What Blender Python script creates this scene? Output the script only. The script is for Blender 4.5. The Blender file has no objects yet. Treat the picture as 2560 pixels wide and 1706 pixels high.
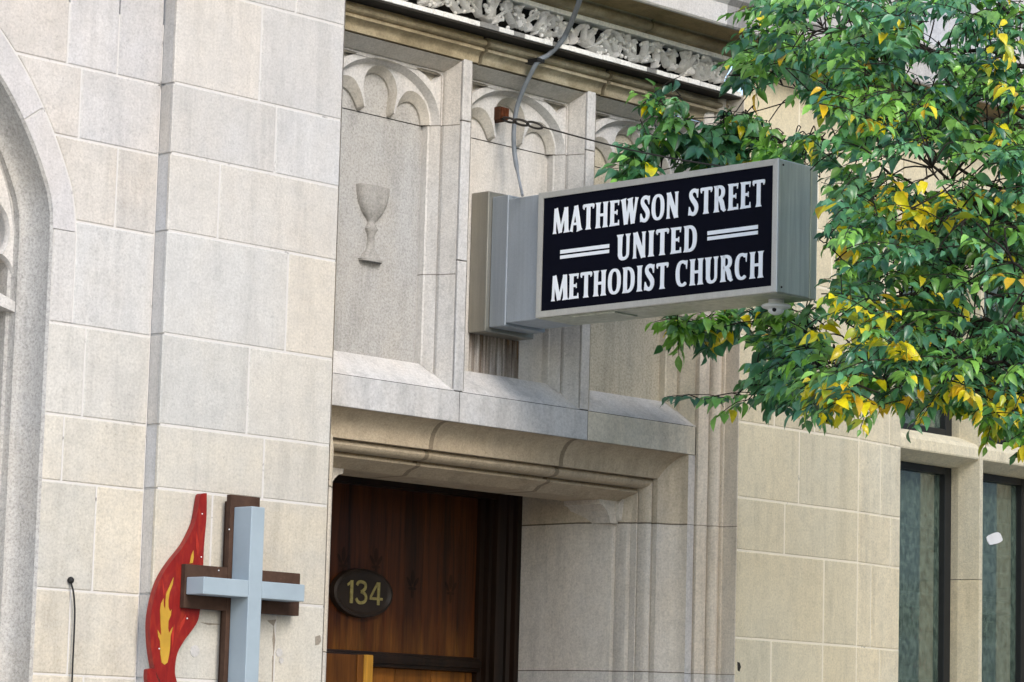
import bpy, bmesh, math, random
from mathutils import Vector, Matrix
from mathutils.geometry import tessellate_polygon
from mathutils import noise as mnoise

SC = bpy.context.scene
COL = SC.collection
rnd = random.Random(7)

# ------------------------------------------------------------------ camera
# the camera's eye is the world origin, 1.6 m over the street; X runs along the
# facade, Y into it (facade 12 m away), Z up
YAW, PITCH, ROLL = math.radians(46.06527), math.radians(7.76370), math.radians(1.55725)
FPX, PW, PH = 7769.79, 2560.0, 1706.0
GZ = -1.6
_f = Vector((math.sin(YAW) * math.cos(PITCH), math.cos(YAW) * math.cos(PITCH), math.sin(PITCH)))
_r = Vector((math.cos(YAW), -math.sin(YAW), 0))
_u = _r.cross(_f)
CR = math.cos(ROLL) * _r + math.sin(ROLL) * _u
CU = -math.sin(ROLL) * _r + math.cos(ROLL) * _u
cam_d = bpy.data.cameras.new("camera")
cam = bpy.data.objects.new("camera", cam_d)
COL.objects.link(cam)
m = Matrix((CR, CU, -_f)).transposed().to_4x4()
cam.matrix_world = m
cam_d.sensor_width = 36.0
cam_d.lens = FPX / PW * 36.0
cam_d.clip_start = 0.5
cam_d.clip_end = 600
SC.camera = cam

# ------------------------------------------------------------------ light
SUN_EL, SUN_AZ = 34.0, -14.0        # azimuth measured from -Y (street side) towards +X
world = bpy.data.worlds.new("World")
SC.world = world
world.use_nodes = True
wn = world.node_tree
bg = wn.nodes["Background"]
sky = wn.nodes.new("ShaderNodeTexSky")
sky.sky_type = 'NISHITA'
sky.sun_disc = False
sky.sun_elevation = math.radians(SUN_EL)
sky.sun_rotation = math.radians(180 - SUN_AZ)
sky.air_density = 1.0
sky.dust_density = 1.5
sky.ozone_density = 1.0
wn.links.new(sky.outputs[0], bg.inputs[0])
bg.inputs[1].default_value = 0.15
sl = bpy.data.lights.new("sun", 'SUN')
sl.energy = 0.92
sl.angle = math.radians(22)
sl.color = (1.0, 0.975, 0.94)
sun = bpy.data.objects.new("sun", sl)
COL.objects.link(sun)
el, az = math.radians(SUN_EL), math.radians(SUN_AZ)
to_sun = Vector((math.sin(az) * math.cos(el), -math.cos(az) * math.cos(el), math.sin(el)))
sun.rotation_euler = (-to_sun).to_track_quat('-Z', 'Y').to_euler()
sun.location = (10, -5, 20)
SC.view_settings.view_transform = 'Standard'
SC.view_settings.look = 'None'
SC.view_settings.exposure = 1.23
SC.view_settings.gamma = 1.0

# ------------------------------------------------------------------ helpers
def ray(px, py):
    """direction through a pixel of the 2560x1706 photograph (used to read traced outlines into metres)"""
    return CR * ((px - PW / 2) / FPX) - CU * ((py - PH / 2) / FPX) + _f

def onY(px, py, Y):
    r = ray(px, py)
    return r * (Y / r.y)

def onX(px, py, X):
    r = ray(px, py)
    return r * (X / r.x)

def proj(P):
    d = P.dot(_f)
    return (PW / 2 + FPX * P.dot(CR) / d, PH / 2 - FPX * P.dot(CU) / d)

def catmull(pts, n=4, closed=False):
    out = []
    N = len(pts)
    rng = range(N) if closed else range(N - 1)
    for i in rng:
        if closed:
            p0, p1, p2, p3 = pts[i - 1], pts[i], pts[(i + 1) % N], pts[(i + 2) % N]
        else:
            p0, p1, p2, p3 = pts[max(i - 1, 0)], pts[i], pts[i + 1], pts[min(i + 2, N - 1)]
        for k in range(n):
            t = k / n
            out.append(tuple(0.5 * ((2 * b) + (-a + c) * t + (2 * a - 5 * b + 4 * c - d) * t * t + (-a + 3 * b - 3 * c + d) * t ** 3)
                             for a, b, c, d in zip(p0, p1, p2, p3)))
    if not closed:
        out.append(tuple(pts[-1]))
    return out

WL = {}   # world location of every object built

class MB:
    def __init__(self):
        self.v, self.f, self.t, self.m = [], [], [], []
        self.tint = (1, 1, 1)
        self.mi = 0
    def vert(self, *p):
        p = p[0] if len(p) == 1 else p
        self.v.append(Vector(p)); return len(self.v) - 1
    def face(self, ids, tint=None):
        self.f.append(list(ids)); self.t.append(tint or self.tint); self.m.append(self.mi)
    def poly(self, pts, tint=None):
        self.face([self.vert(p) for p in pts], tint)
    def box(self, x0, x1, y0, y1, z0, z1, tint=None, bev=0.0):
        if bev <= 0:
            ids = [self.vert(x, y, z) for z in (z0, z1) for x, y in ((x0, y0), (x1, y0), (x1, y1), (x0, y1))]
            for q in ((0, 3, 2, 1), (4, 5, 6, 7), (0, 1, 5, 4), (1, 2, 6, 5), (2, 3, 7, 6), (3, 0, 4, 7)):
                self.face([ids[i] for i in q], tint)
            return
        bm = bmesh.new()
        bmesh.ops.create_cube(bm, size=1)
        for v in bm.verts:
            v.co = Vector(((x0 + x1) / 2 + v.co.x * (x1 - x0), (y0 + y1) / 2 + v.co.y * (y1 - y0), (z0 + z1) / 2 + v.co.z * (z1 - z0)))
        bmesh.ops.bevel(bm, geom=list(bm.edges), offset=bev, segments=2, profile=0.5, affect='EDGES')
        self.addbm(bm, tint)
    def addbm(self, bm, tint=None, M=None):
        base = len(self.v)
        bm.verts.ensure_lookup_table()
        for v in bm.verts:
            self.v.append((M @ v.co) if M else v.co.copy())
        for f in bm.faces:
            self.face([base + v.index for v in f.verts], tint)
        bm.free()
    def grid(self, rows, closed_u=False, tint=None):
        ids = [[self.vert(p) for p in r] for r in rows]
        for a, b in zip(ids, ids[1:]):
            n = len(a)
            for i in range(n if closed_u else n - 1):
                j = (i + 1) % n
                self.face((a[i], a[j], b[j], b[i]), tint)
        return ids
    def tube(self, pts, rad, n=8, cap=True, tint=None):
        pts = [Vector(p) for p in pts]
        rads = rad if isinstance(rad, (list, tuple)) else [rad] * len(pts)
        rows = []
        prev = None
        for i, p in enumerate(pts):
            d = (pts[min(i + 1, len(pts) - 1)] - pts[max(i - 1, 0)])
            if d.length < 1e-9: d = Vector((0, 0, 1))
            d.normalize()
            if prev is None:
                a = d.cross(Vector((0, 0, 1)))
                if a.length < 1e-3: a = d.cross(Vector((1, 0, 0)))
            else:
                a = prev - d * prev.dot(d)
                if a.length < 1e-6: a = d.orthogonal()
            a.normalize(); prev = a
            b = d.cross(a)
            rows.append([p + (a * math.cos(2 * math.pi * k / n) + b * math.sin(2 * math.pi * k / n)) * rads[i] for k in range(n)])
        ids = self.grid(rows, True, tint)
        if cap:
            self.face(ids[0][::-1], tint); self.face(ids[-1], tint)
    def tess(self, loops, to3, tint=None):
        """fill a 2-D polygon (with holes) and map it by to3(x, z)"""
        V3 = [[Vector((p[0], p[1], 0)) for p in l] for l in loops]
        flat = [p for l in loops for p in l]
        ids = [self.vert(to3(*p[:2])) for p in flat]
        for tri in tessellate_polygon(V3):
            self.face([ids[i] for i in tri], tint)
    def slab(self, pts, y0, y1, tint=None, side=None):
        """outline in the XZ plane with a front at y0 and a back at y1"""
        self.tess([pts], lambda x, z: (x, y0, z), tint)
        self.tess([pts], lambda x, z: (x, y1, z), tint)
        for a, b in zip(pts, pts[1:] + pts[:1]):
            self.poly([(a[0], y0, a[1]), (b[0], y0, b[1]), (b[0], y1, b[1]), (a[0], y1, a[1])], side or tint)
    def ball(self, c, r, sx=1, sy=1, sz=1, n=8, mth=5, M=None, tint=None):
        c = Vector(c); rows = []
        for i in range(mth + 1):
            th = math.pi * i / mth
            row = []
            for k in range(n):
                ph = 2 * math.pi * k / n
                q = Vector((r * sx * math.sin(th) * math.cos(ph), r * sy * math.sin(th) * math.sin(ph), r * sz * math.cos(th)))
                row.append(c + (M @ q if M else q))
            rows.append(row)
        self.grid(rows, True, tint)
    def build(self, name, mat, parent=None, smooth=False, fix=True):
        me = bpy.data.meshes.new(name)
        loc = WL[parent.name] if parent else Vector((0, 0, 0))
        me.from_pydata([tuple(v) for v in self.v], [], self.f)
        mats = mat if isinstance(mat, (list, tuple)) else [mat]
        for mm in mats: me.materials.append(mm)
        at = me.color_attributes.new("tint", 'FLOAT_COLOR', 'CORNER')
        k = 0
        for p, t, mi in zip(me.polygons, self.t, self.m):
            p.material_index = mi
            for _ in p.loop_indices:
                at.data[k].color = (t[0], t[1], t[2], 1); k += 1
        if fix:
            bm = bmesh.new(); bm.from_mesh(me)
            bmesh.ops.remove_doubles(bm, verts=bm.verts, dist=1e-5)
            bmesh.ops.recalc_face_normals(bm, faces=bm.faces)
            bm.to_mesh(me); bm.free()
        if smooth:
            me.shade_smooth()
            if smooth != 'all':
                try: me.set_sharp_from_angle(angle=math.radians(smooth if smooth is not True else 40))
                except Exception: pass
        o = bpy.data.objects.new(name, me)
        COL.objects.link(o)
        if parent:
            o.parent = parent
            o.location = -loc
        WL[o.name] = Vector((0, 0, 0))
        return o

def thing(name, label, cat, loc=(0, 0, 0), group=None):
    o = bpy.data.objects.new(name, None)
    COL.objects.link(o)
    o.location = loc
    WL[o.name] = Vector(loc)
    o.empty_display_size = 0.2
    return tag(o, label, cat, group)

def tag(o, label=None, cat=None, group=None, kind=None):
    if label: o["label"] = label
    if cat: o["category"] = cat
    if group: o["group"] = group
    if kind: o["kind"] = kind
    return o

# ------------------------------------------------------------------ materials
class NT:
    def __init__(self, name):
        self.m = bpy.data.materials.new(name)
        self.m.use_nodes = True
        self.nt = self.m.node_tree
        self.b = self.nt.nodes["Principled BSDF"]
    def n(self, t, **kw):
        x = self.nt.nodes.new(t)
        for k, v in kw.items(): setattr(x, k, v)
        return x
    def l(self, a, b): self.nt.links.new(a, b)
    def coords(self, scale=(1, 1, 1), off=(0, 0, 0)):
        tc = self.n("ShaderNodeNewGeometry")
        mp = self.n("ShaderNodeMapping")
        mp.inputs["Scale"].default_value = scale
        mp.inputs["Location"].default_value = off
        self.l(tc.outputs["Position"], mp.inputs[0])
        return mp.outputs[0]
    def noise(self, scale, detail=3, rough=.55, coords=None, dist=0):
        x = self.n("ShaderNodeTexNoise")
        x.inputs["Scale"].default_value = scale
        x.inputs["Detail"].default_value = detail
        x.inputs["Roughness"].default_value = rough
        x.inputs["Distortion"].default_value = dist
        self.l(coords or self.coords(), x.inputs["Vector"])
        return x.outputs["Fac"]
    def ramp(self, fac, stops):
        r = self.n("ShaderNodeValToRGB")
        e = r.color_ramp.elements
        while len(e) < len(stops): e.new(.5)
        for s, (p, c) in zip(e, stops):
            s.position = p
            s.color = (c, c, c, 1) if not isinstance(c, (tuple, list)) else (*c[:3], 1)
        self.l(fac, r.inputs[0])
        return r.outputs[0]
    def mix(self, a, b, fac=1.0, mode='MULTIPLY'):
        x = self.n("ShaderNodeMix", data_type='RGBA', blend_type=mode)
        for s, v in ((x.inputs[6], a), (x.inputs[7], b), (x.inputs[0], fac)):
            if hasattr(v, "is_output"): self.l(v, s)
            elif isinstance(v, (tuple, list)): s.default_value = (*v[:3], 1)
            else: s.default_value = v
        return x.outputs[2]
    def tint(self):
        a = self.n("ShaderNodeVertexColor", layer_name="tint")
        return a.outputs["Color"]
    def bump(self, h, strength=.3, dist=.01):
        x = self.n("ShaderNodeBump")
        x.inputs["Strength"].default_value = strength
        x.inputs["Distance"].default_value = dist
        self.l(h, x.inputs["Height"])
        self.l(x.outputs[0], self.b.inputs["Normal"])
    def done(self, col=None, rough=.8, metal=0, spec=.3):
        if col is not None:
            if hasattr(col, "is_output"): self.l(col, self.b.inputs["Base Color"])
            else: self.b.inputs["Base Color"].default_value = (*col[:3], 1)
        if hasattr(rough, "is_output"): self.l(rough, self.b.inputs["Roughness"])
        else: self.b.inputs["Roughness"].default_value = rough
        self.b.inputs["Metallic"].default_value = metal
        self.b.inputs["Specular IOR Level"].default_value = spec
        return self.m

def stone(name, col, warm=(1.04, .99, .90), cool=(.965, 1.0, 1.035), streak=.8, speck=.2, blotch=.38, grime=0.0, bumps=.35, mosscol=(.30, .27, .17)):
    M = NT(name)
    c = M.mix(M.tint(), col)
    b = M.ramp(M.noise(1.7, 4, .6, M.coords((1, 1, .6))), [(.38, cool), (.62, warm)])
    c = M.mix(c, b, blotch)
    s = M.ramp(M.noise(1.0, 5, .65, M.coords((9, 9, 1.1))), [(.33, streak), (.50, 1.0), (.75, 1.03)])
    c = M.mix(c, s, .75)
    s2 = M.ramp(M.noise(1.0, 3, .6, M.coords((60, 60, 5))), [(.36, .93), (.6, 1.02)])
    c = M.mix(c, s2, .45)
    fine = M.noise(75, 3, .75)
    f = M.ramp(fine, [(.30, 1 - speck), (.5, 1.0), (.72, 1 + speck * .8)])
    c = M.mix(c, f, 1.0)
    pit = M.ramp(M.noise(38, 2, .6), [(.27, .72), (.34, 1.0)])
    c = M.mix(c, pit, .55)
    md = M.ramp(M.noise(13, 4, .7), [(.32, .90), (.5, 1.0), (.70, 1.05)])
    c = M.mix(c, md, .9)
    if grime > 0:
        g = M.ramp(M.noise(2.3, 5, .7, M.coords((1.2, 1.2, 2.2), (3, 1, 0))), [(.40, 0.0), (.62, 1.0)])
        c = M.mix(c, mosscol, M.mix((0, 0, 0), g, grime, 'MIX'), 'MIX')
    h = M.noise(120, 3, .7)
    M.bump(h, bumps, .006)
    return M.done(c, .88, 0, .25)

MAT = {}
MAT['pier'] = stone("pale_limestone", (.515, .498, .482), streak=.82, speck=.19, bumps=.3, grime=.22, mosscol=(.36, .355, .345))
MAT['portal'] = stone("grey_cast_stone", (.545, .525, .50), warm=(1.05, .98, .87), speck=.2, streak=.78)
MAT['panel'] = stone("speckled_panel_stone", (.40, .388, .368), warm=(1.05, .99, .88), speck=.34, streak=.75)
MAT['tan'] = stone("tan_limestone", (.66, .585, .41), warm=(1.05, .99, .9), cool=(.98, 1, 1.04), speck=.17, streak=.82, blotch=.4)
MAT['cornice'] = stone("weathered_cornice_stone", (.42, .355, .24), speck=.2, streak=.8, grime=.8, mosscol=(.17, .135, .075))
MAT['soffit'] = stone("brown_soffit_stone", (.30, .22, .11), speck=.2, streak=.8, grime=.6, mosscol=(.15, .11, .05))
MAT['carving'] = stone("pale_carved_stone", (.86, .845, .81), speck=.16, streak=.85, blotch=.3)
MAT['recess'] = stone("dark_gap_stone", (.025, .023, .02), speck=.2, streak=.7)  # near-black: the dark of the gaps behind the carving is painted in
MAT['soot'] = stone("sooty_stone", (.035, .03, .024), speck=.3, streak=.6, grime=.8, mosscol=(.03, .026, .02))
MAT['reveal'] = stone("reveal_limestone", (.60, .545, .465), speck=.2, streak=.8)
MAT['chalice'] = stone("worn_relief_stone", (.33, .315, .29), speck=.3, streak=.8)
M_ = NT("white_mortar")
c_ = M_.mix(M_.tint(), (.56, .54, .515))
c_ = M_.mix(c_, M_.ramp(M_.noise(9, 4, .7), [(.30, .25), (.40, 1.0)]), .9)
MAT['mortar'] = M_.done(c_, .9, 0, .2)
M_ = NT("tan_mortar")
c_ = M_.mix((.80, .72, .56), M_.ramp(M_.noise(9, 4, .7), [(.30, .4), (.38, 1.0)]), .9)
MAT['tanmortar'] = M_.done(c_, .9, 0, .2)

def metal(name, col, rough=.42, met=.75, streak=.82, warm=.25):
    M = NT(name)
    s = M.ramp(M.noise(1.0, 5, .7, M.coords((24, 24, 1.1))), [(.3, streak), (.6, 1.0)])
    c = M.mix(M.mix(M.tint(), col), s, .9)
    w = M.ramp(M.noise(2.5, 4, .6), [(.4, (1, 1, 1)), (.7, (.98, .96, .88))])
    c = M.mix(c, w, warm * 2)
    c = M.mix(c, M.ramp(M.noise(150, 2, .6), [(.3, .93), (.6, 1.02)]), 1)
    r = M.ramp(M.noise(6, 4, .6), [(.3, rough - .08), (.7, rough + .12)])
    M.bump(M.noise(3.0, 2, .5), .12, .02)
    return M.done(c, r, met, .5)

MAT['alu'] = metal("brushed_aluminium", (.62, .61, .57), .40, .7)
MAT['alu_end'] = metal("weathered_aluminium", (.56, .58, .49), .38, .6, .62)
MAT['zinc'] = metal("blue_grey_sheet_metal", (.42, .46, .50), .45, .55, .86, .1)
MAT['trim'] = metal("pale_aluminium_trim", (.56, .555, .52), .42, .45, .88)

def plain(name, col, rough=.5, metal_=0, spec=.4, var=.12, sc=8, bump=0):
    M = NT(name)
    c = M.mix(col, M.ramp(M.noise(sc, 4, .6), [(.3, 1 - var), (.7, 1 + var)]), 1)
    c = M.mix(M.tint(), c)
    if bump: M.bump(M.noise(60, 3, .6), bump, .004)
    return M.done(c, rough, metal_, spec)

MAT['black_panel'] = plain("black_sign_face", (.0022, .0030, .0085), .55, 0, .06, .1)
MAT['white_letter'] = plain("white_sign_letter", (.86, .88, .90), .5, 0, .3, .03)
MAT['white_plastic'] = plain("white_plastic", (.80, .80, .79), .4, 0, .4, .04)
MAT['black_rubber'] = plain("black_rubber", (.012, .012, .012), .6, 0, .3)
MAT['grey_cable'] = plain("grey_cable_sheath", (.20, .22, .24), .5, 0, .4, .25, 5)
MAT['dark_wire'] = plain("dark_steel_wire", (.05, .045, .04), .5, .5, .4)
MAT['rust'] = plain("rusty_iron", (.06, .024, .012), .9, .1, .2, .5, 30, .6)
MAT['cross_blue'] = plain("pale_blue_grey_paint", (.30, .365, .41), .55, 0, .35, .07, 5, .1)
MAT['red_paint'] = plain("red_flame_paint", (.27, .014, .012), .42, 0, .4, .25, 7, .1)
M_ = NT("streaked_red_paint")
c_ = M_.ramp(M_.noise(1, 4, .6, M_.coords((26, 26, 7), (1, 0, 0)), 1.2), [(.34, (.17, .009, .008)), (.52, (.215, .012, .010)), (.70, (.27, .026, .012))])
c_ = M_.mix(c_, M_.ramp(M_.noise(45, 3, .6), [(.28, .7), (.40, 1.0)]), .8)
MAT['red_paint'] = M_.done(M_.mix(M_.tint(), c_), .4, 0, .4)
MAT['yellow_paint'] = plain("ochre_yellow_paint", (.43, .25, .03), .5, 0, .4, .15, 10)
MAT['dark_metal'] = plain("dark_window_metal", (.025, .027, .028), .4, .3, .4)
MAT['gold'] = plain("worn_gold_paint", (.30, .25, .09), .5, .2, .4, .35, 40)
MAT['plaque'] = plain("dark_cast_plaque", (.022, .014, .009), .5, 0, .35, .3)
MAT['pavement'] = plain("concrete_pavement", (.42, .40, .36), .9, 0, .2, .2, 3, .3)
MAT['asphalt'] = plain("asphalt", (.05, .05, .052), .9, 0, .2, .25, 30, .4)
MAT['dark_room'] = plain("dark_interior", (.03, .028, .024), .9, 0, .1)

def wood(name, base, dark, scale=1.0, rough=.45):
    M = NT(name)
    g = M.noise(1.0, 6, .7, M.coords((22 * scale, 22 * scale, .9)), .6)
    c = M.ramp(g, [(.32, dark), (.52, base), (.74, tuple(min(1, x * 1.35) for x in base))])
    c = M.mix(c, M.ramp(M.noise(1.0, 4, .7, M.coords((7, 7, .5), (2, 0, 0))), [(.35, .5), (.6, 1.1)]), .8)
    c = M.mix(c, M.ramp(M.noise(3.0, 4, .6), [(.35, .7), (.65, 1.1)]), .7)
    c = M.mix(M.tint(), c)
    return M.done(c, rough, 0, .3)

MAT['door_wood'] = wood("streaked_door_oak", (.110, .036, .006), (.016, .006, .002), 1.0, .32)
MAT['dark_wood'] = wood("dark_frame_oak", (.020, .009, .004), (.007, .004, .002))
MAT['fleur'] = wood("dark_fleur_oak", (.040, .014, .004), (.012, .005, .002))
MAT['leaf_wood'] = wood("honey_door_oak", (.26, .095, .014), (.11, .038, .007))
MAT['bright_wood'] = wood("fresh_yellow_oak", (.55, .27, .035), (.42, .19, .022))
M_ = NT("weathered_brown_board")
c_ = M_.ramp(M_.noise(1, 5, .7, M_.coords((9, 9, 9))), [(.3, (.038, .020, .013)), (.7, (.082, .046, .031))])
c_ = M_.mix(c_, M_.ramp(M_.noise(28, 3, .6), [(.70, (1, 1, 1)), (.76, (3.2, 3.0, 2.8))]), 1)
MAT['brown_board'] = M_.done(c_, .8, 0, .2)
M_ = NT("bark")
c_ = M_.ramp(M_.noise(1, 5, .7, M_.coords((30, 30, 8))), [(.3, (.012, .010, .008)), (.7, (.035, .028, .022))])
MAT['bark'] = M_.done(c_, .9, 0, .2)

def leafmat(name, rough=.30):
    M = NT(name)
    c = M.mix(M.tint(), M.ramp(M.noise(18, 3, .6), [(.3, .72), (.7, 1.18)]), 1)
    M.l(c, M.b.inputs["Base Color"])
    M.b.inputs["Roughness"].default_value = rough
    M.b.inputs["Specular IOR Level"].default_value = .55
    tr = M.n("ShaderNodeBsdfTranslucent")
    M.l(M.mix(c, (1.25, 1.35, .6), 1), tr.inputs[0])
    mx = M.n("ShaderNodeMixShader"); mx.inputs[0].default_value = .22
    M.l(M.b.outputs[0], mx.inputs[1]); M.l(tr.outputs[0], mx.inputs[2])
    M.l(mx.outputs[0], M.nt.nodes["Material Output"].inputs[0])
    return M.m
MAT['leaf'] = leafmat("glossy_leaf")

# window glass: partly see-through, partly mirror, with dust and mottled reflections painted in
M_ = NT("dusty_reflection_glass")
d_ = M_.ramp(M_.noise(1.0, 4, .65, M_.coords((42, 42, 24))), [(.36, (.045, .072, .054)), (.68, (.21, .285, .22))])
M_.l(d_, M_.b.inputs["Base Color"])
M_.b.inputs["Roughness"].default_value = .06
M_.b.inputs["Specular IOR Level"].default_value = .5
M_.b.inputs["IOR"].default_value = 3.0
M_.bump(M_.noise(2, 2, .5), .02, .02)
tr_ = M_.n("ShaderNodeBsdfTransparent"); tr_.inputs[0].default_value = (.8, .9, .85, 1)
mx_ = M_.n("ShaderNodeMixShader"); mx_.inputs[0].default_value = .30
M_.l(M_.b.outputs[0], mx_.inputs[1]); M_.l(tr_.outputs[0], mx_.inputs[2])
M_.l(mx_.outputs[0], M_.nt.nodes["Material Output"].inputs[0])
MAT['glass'] = M_.m
M_ = NT("dark_glass")
MAT['dark_glass'] = M_.done((.03, .038, .038), .1, 0, .6)

# ------------------------------------------------------------------ ground and street
g = MB(); g.poly([(-300, -300, GZ - .15), (400, -300, GZ - .15), (400, 400, GZ - .15), (-300, 400, GZ - .15)])
tag(g.build("ground", MAT['asphalt']), kind="structure")
g = MB(); g.box(-80, 120, 5.6, 12.6, GZ - .14, GZ)
tag(g.build("pavement", MAT['pavement']), kind="structure")
g = MB(); g.box(-80, 120, -3.0, 1.2, GZ - .14, GZ)
tag(g.build("far_pavement", MAT['pavement']), kind="structure")

# ------------------------------------------------------------------ the church
church = thing("church_building", "pale limestone church front with a carved frieze over its dark wooden door", "church", (12.775, 12.0, GZ))
XL, XR, CX = 11.098, 14.452, 12.775
YP = 12.18                       # portal front plane
COURSES = [GZ, -1.05, -.62, -.06, .378, .795, 1.322, 1.642, 2.101, 2.627, 3.026, 3.389, 3.904, 4.335]

def shade(r, a=.05, warm=.03):
    k = 1 + r.uniform(-a, a); w = r.uniform(-warm, warm)
    return (k * (1 + w), k, k * (1 - w * 1.6))

def block(mb, x0, x1, z0, z1, y, tint, gap=.0045, bev=.006, depth=.02, fy=None, lx=None):
    """one ashlar: front face, little arris all round, sides back to the mortar bed.
    lx(z) may bend its left edge (stones cut to an arch); fy(x) may slope its face"""
    fy = fy or (lambda x: y)
    n = 10 if lx else 1
    rows = []
    za, zb = z0 + gap, z1 - gap
    zs = [za] + [za + bev + (zb - za - 2 * bev) * i / n for i in range(n + 1)] + [zb]
    for i, z in enumerate(zs):
        l = max(x0 + gap, lx(z) + gap) if lx else x0 + gap
        r = x1 - gap
        if r - l < .004: l = r - .004
        edge = i in (0, len(zs) - 1)
        b = min(bev, (r - l) / 3)
        yo = bev * .8 if edge else 0
        rows.append([(l, fy(l) + depth, z), (l, fy(l) + bev * .8, z), (l + b, fy(l) + yo, z), (r - b, fy(r) + yo, z), (r, fy(r) + bev * .8, z), (r, fy(r) + depth, z)])
    mb.grid(rows, False, tint)
    for rr, s in ((rows[0], 1), (rows[-1], -1)):
        mb.poly([rr[1], rr[4], rr[5], rr[0]], tint)

def ashlar(mb, x0, x1, y, joints, courses, r, fy=None, lx=None, gap=.0045, a=.055, warm=.03, col=None):
    for i, (z0, z1) in enumerate(zip(courses, courses[1:])):
        js = joints.get(i)
        if js is None:
            js = []; x = x0 + r.uniform(.35, .7)
            while x < x1 - .3: js.append(x); x += r.uniform(.45, .8)
        xs = [x0] + list(js) + [x1]
        for p, q in zip(xs, xs[1:]):
            t = shade(r, a, warm)
            if col: t = tuple(u * v for u, v in zip(t, col(i, (p + q) / 2)))
            left = lx if lx else None
            if left and q <= max(left(z0), left(z1)) + .03 and q < x1: continue
            if left and left((z0 + z1) / 2) < p - .02 and left(z0) < p - .02: left = None
            block(mb, p, q, z0, z1, y, t, gap, fy=fy, lx=left)

# colours measured stone by stone run cooler up high, creamier low down
def piercol(i, x):
    z = (COURSES[i] + COURSES[i + 1]) / 2
    k = max(0, min(1, (3.4 - z) / 2.4))
    return (1.0 + .02 * k, 1.0 - .015 * k, 1.0 - .13 * k)

r_ = random.Random(21)
mb = MB()
pj = {3: [10.40], 4: [10.759], 5: [10.30, 10.73], 6: [10.635], 7: [10.51], 8: [10.754], 9: [10.262], 10: [10.633], 11: [10.507], 12: [10.741]}
pj = {4: [10.759], 5: [10.300], 6: [10.635], 7: [10.510], 8: [10.754], 9: [10.262], 10: [10.633], 11: [10.507], 12: [10.741]}
ashlar(mb, 9.925, XL, 12.0, pj, COURSES, r_, col=piercol)
# left and right returns of the pier
for z0, z1 in zip(COURSES, COURSES[1:]):
    t = shade(r_, .05)
    mb.poly([(9.932, 12.005, z0 + .006), (9.932, 12.10, z0 + .006), (9.932, 12.10, z1 - .006), (9.932, 12.005, z1 - .006)], t)
    mb.poly([(XL - .004, 12.005, z0 + .006), (XL - .004, 12.22, z0 + .006), (XL - .004, 12.22, z1 - .006), (XL - .004, 12.005, z1 - .006)], t)
pier = mb.build("pier", MAT['pier'], church)
mb = MB(); mb.box(9.938, XL - .009, 12.0035, 12.6, GZ, 4.335)
mb.build("mortar_bed", MAT['mortar'], pier)
# plugs, scars and cracks on the pier
mb = MB()
for (px, py, rr) in ((487, 1628, .030), (698, 1632, .022), (703, 1652, .015)):
    c = onY(px, py, 11.998); n = 18
    pts = [(c.x + rr * math.cos(2 * math.pi * k / n) * (1 + .08 * math.sin(3 * k)), c.z + rr * math.sin(2 * math.pi * k / n)) for k in range(n)]
    mb = MB(); mb.slab(pts, 11.9965, 12.004, (1.0, 1.0, 1.0))
    mb.build("filled_hole", MAT['pier'], pier)
for q in ([(788, 1592), (800, 1588), (803, 1602), (797, 1612), (788, 1614)], [(668, 1552), (690, 1549), (684, 1566), (688, 1600), (684, 1640), (681, 1600), (684, 1566)],
          [(500, 1556), (546, 1560), (552, 1562), (520, 1563)], [(681, 1640), (684, 1640), (682, 1705), (679, 1705)]):
    pts = [(onY(a, b, 12).x, onY(a, b, 12).z) for a, b in q]
    mb = MB(); mb.slab(pts, 11.9985, 12.004, (.45, .43, .41))
    mb.build("dark_scar", MAT['reveal'], pier)

# ---- arched window in the left wall
WCX = 8.30
ARR = [(9.285, GZ), (9.285, 2.10), (9.282, 2.55), (9.262, 2.70), (9.21, 2.83), (9.133, 2.972), (9.022, 3.137), (8.915, 3.262), (8.76, 3.41), (8.55, 3.57), (WCX, 3.70)]
OUT = [(9.425, 2.55), (9.412, 2.66), (9.375, 2.80), (9.257, 3.034), (9.13, 3.232), (9.029, 3.357), (8.945, 3.445), (8.80, 3.58), (8.56, 3.75), (WCX, 3.89)]
OUTC = catmull(OUT, 6)
def out_x(z):
    if z < 2.10: return 9.285
    if z < 2.569: return 9.428
    for (xa, za), (xb, zb) in zip(OUTC, OUTC[1:]):
        if za <= z <= zb: return xa + (xb - xa) * (z - za) / max(1e-6, zb - za)
    return WCX - 1 if z > OUTC[-1][1] else 9.428
YLW = 12.096
mb = MB()
lj = {3: [9.6], 4: [9.498], 5: [9.629], 6: [9.408], 7: [9.517], 8: [], 9: [9.668], 10: [9.415], 11: [9.322, 9.64], 12: [9.0, 9.5]}
LC = [GZ, -1.05, -.62, -.06, .375, .787, 1.313, 1.640, 2.091, 2.610, 3.022, 3.385, 3.90, 4.335]
def leftcol(i, x):
    z = (LC[i] + LC[i + 1]) / 2
    k = max(0, min(1, (3.4 - z) / 2.2))
    return (1.0 + .01 * k, .985 - .01 * k, .985 - .12 * k)
ashlar(mb, 8.9 if False else WCX, 9.929, YLW, lj, LC, r_, lx=out_x, col=leftcol)
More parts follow.
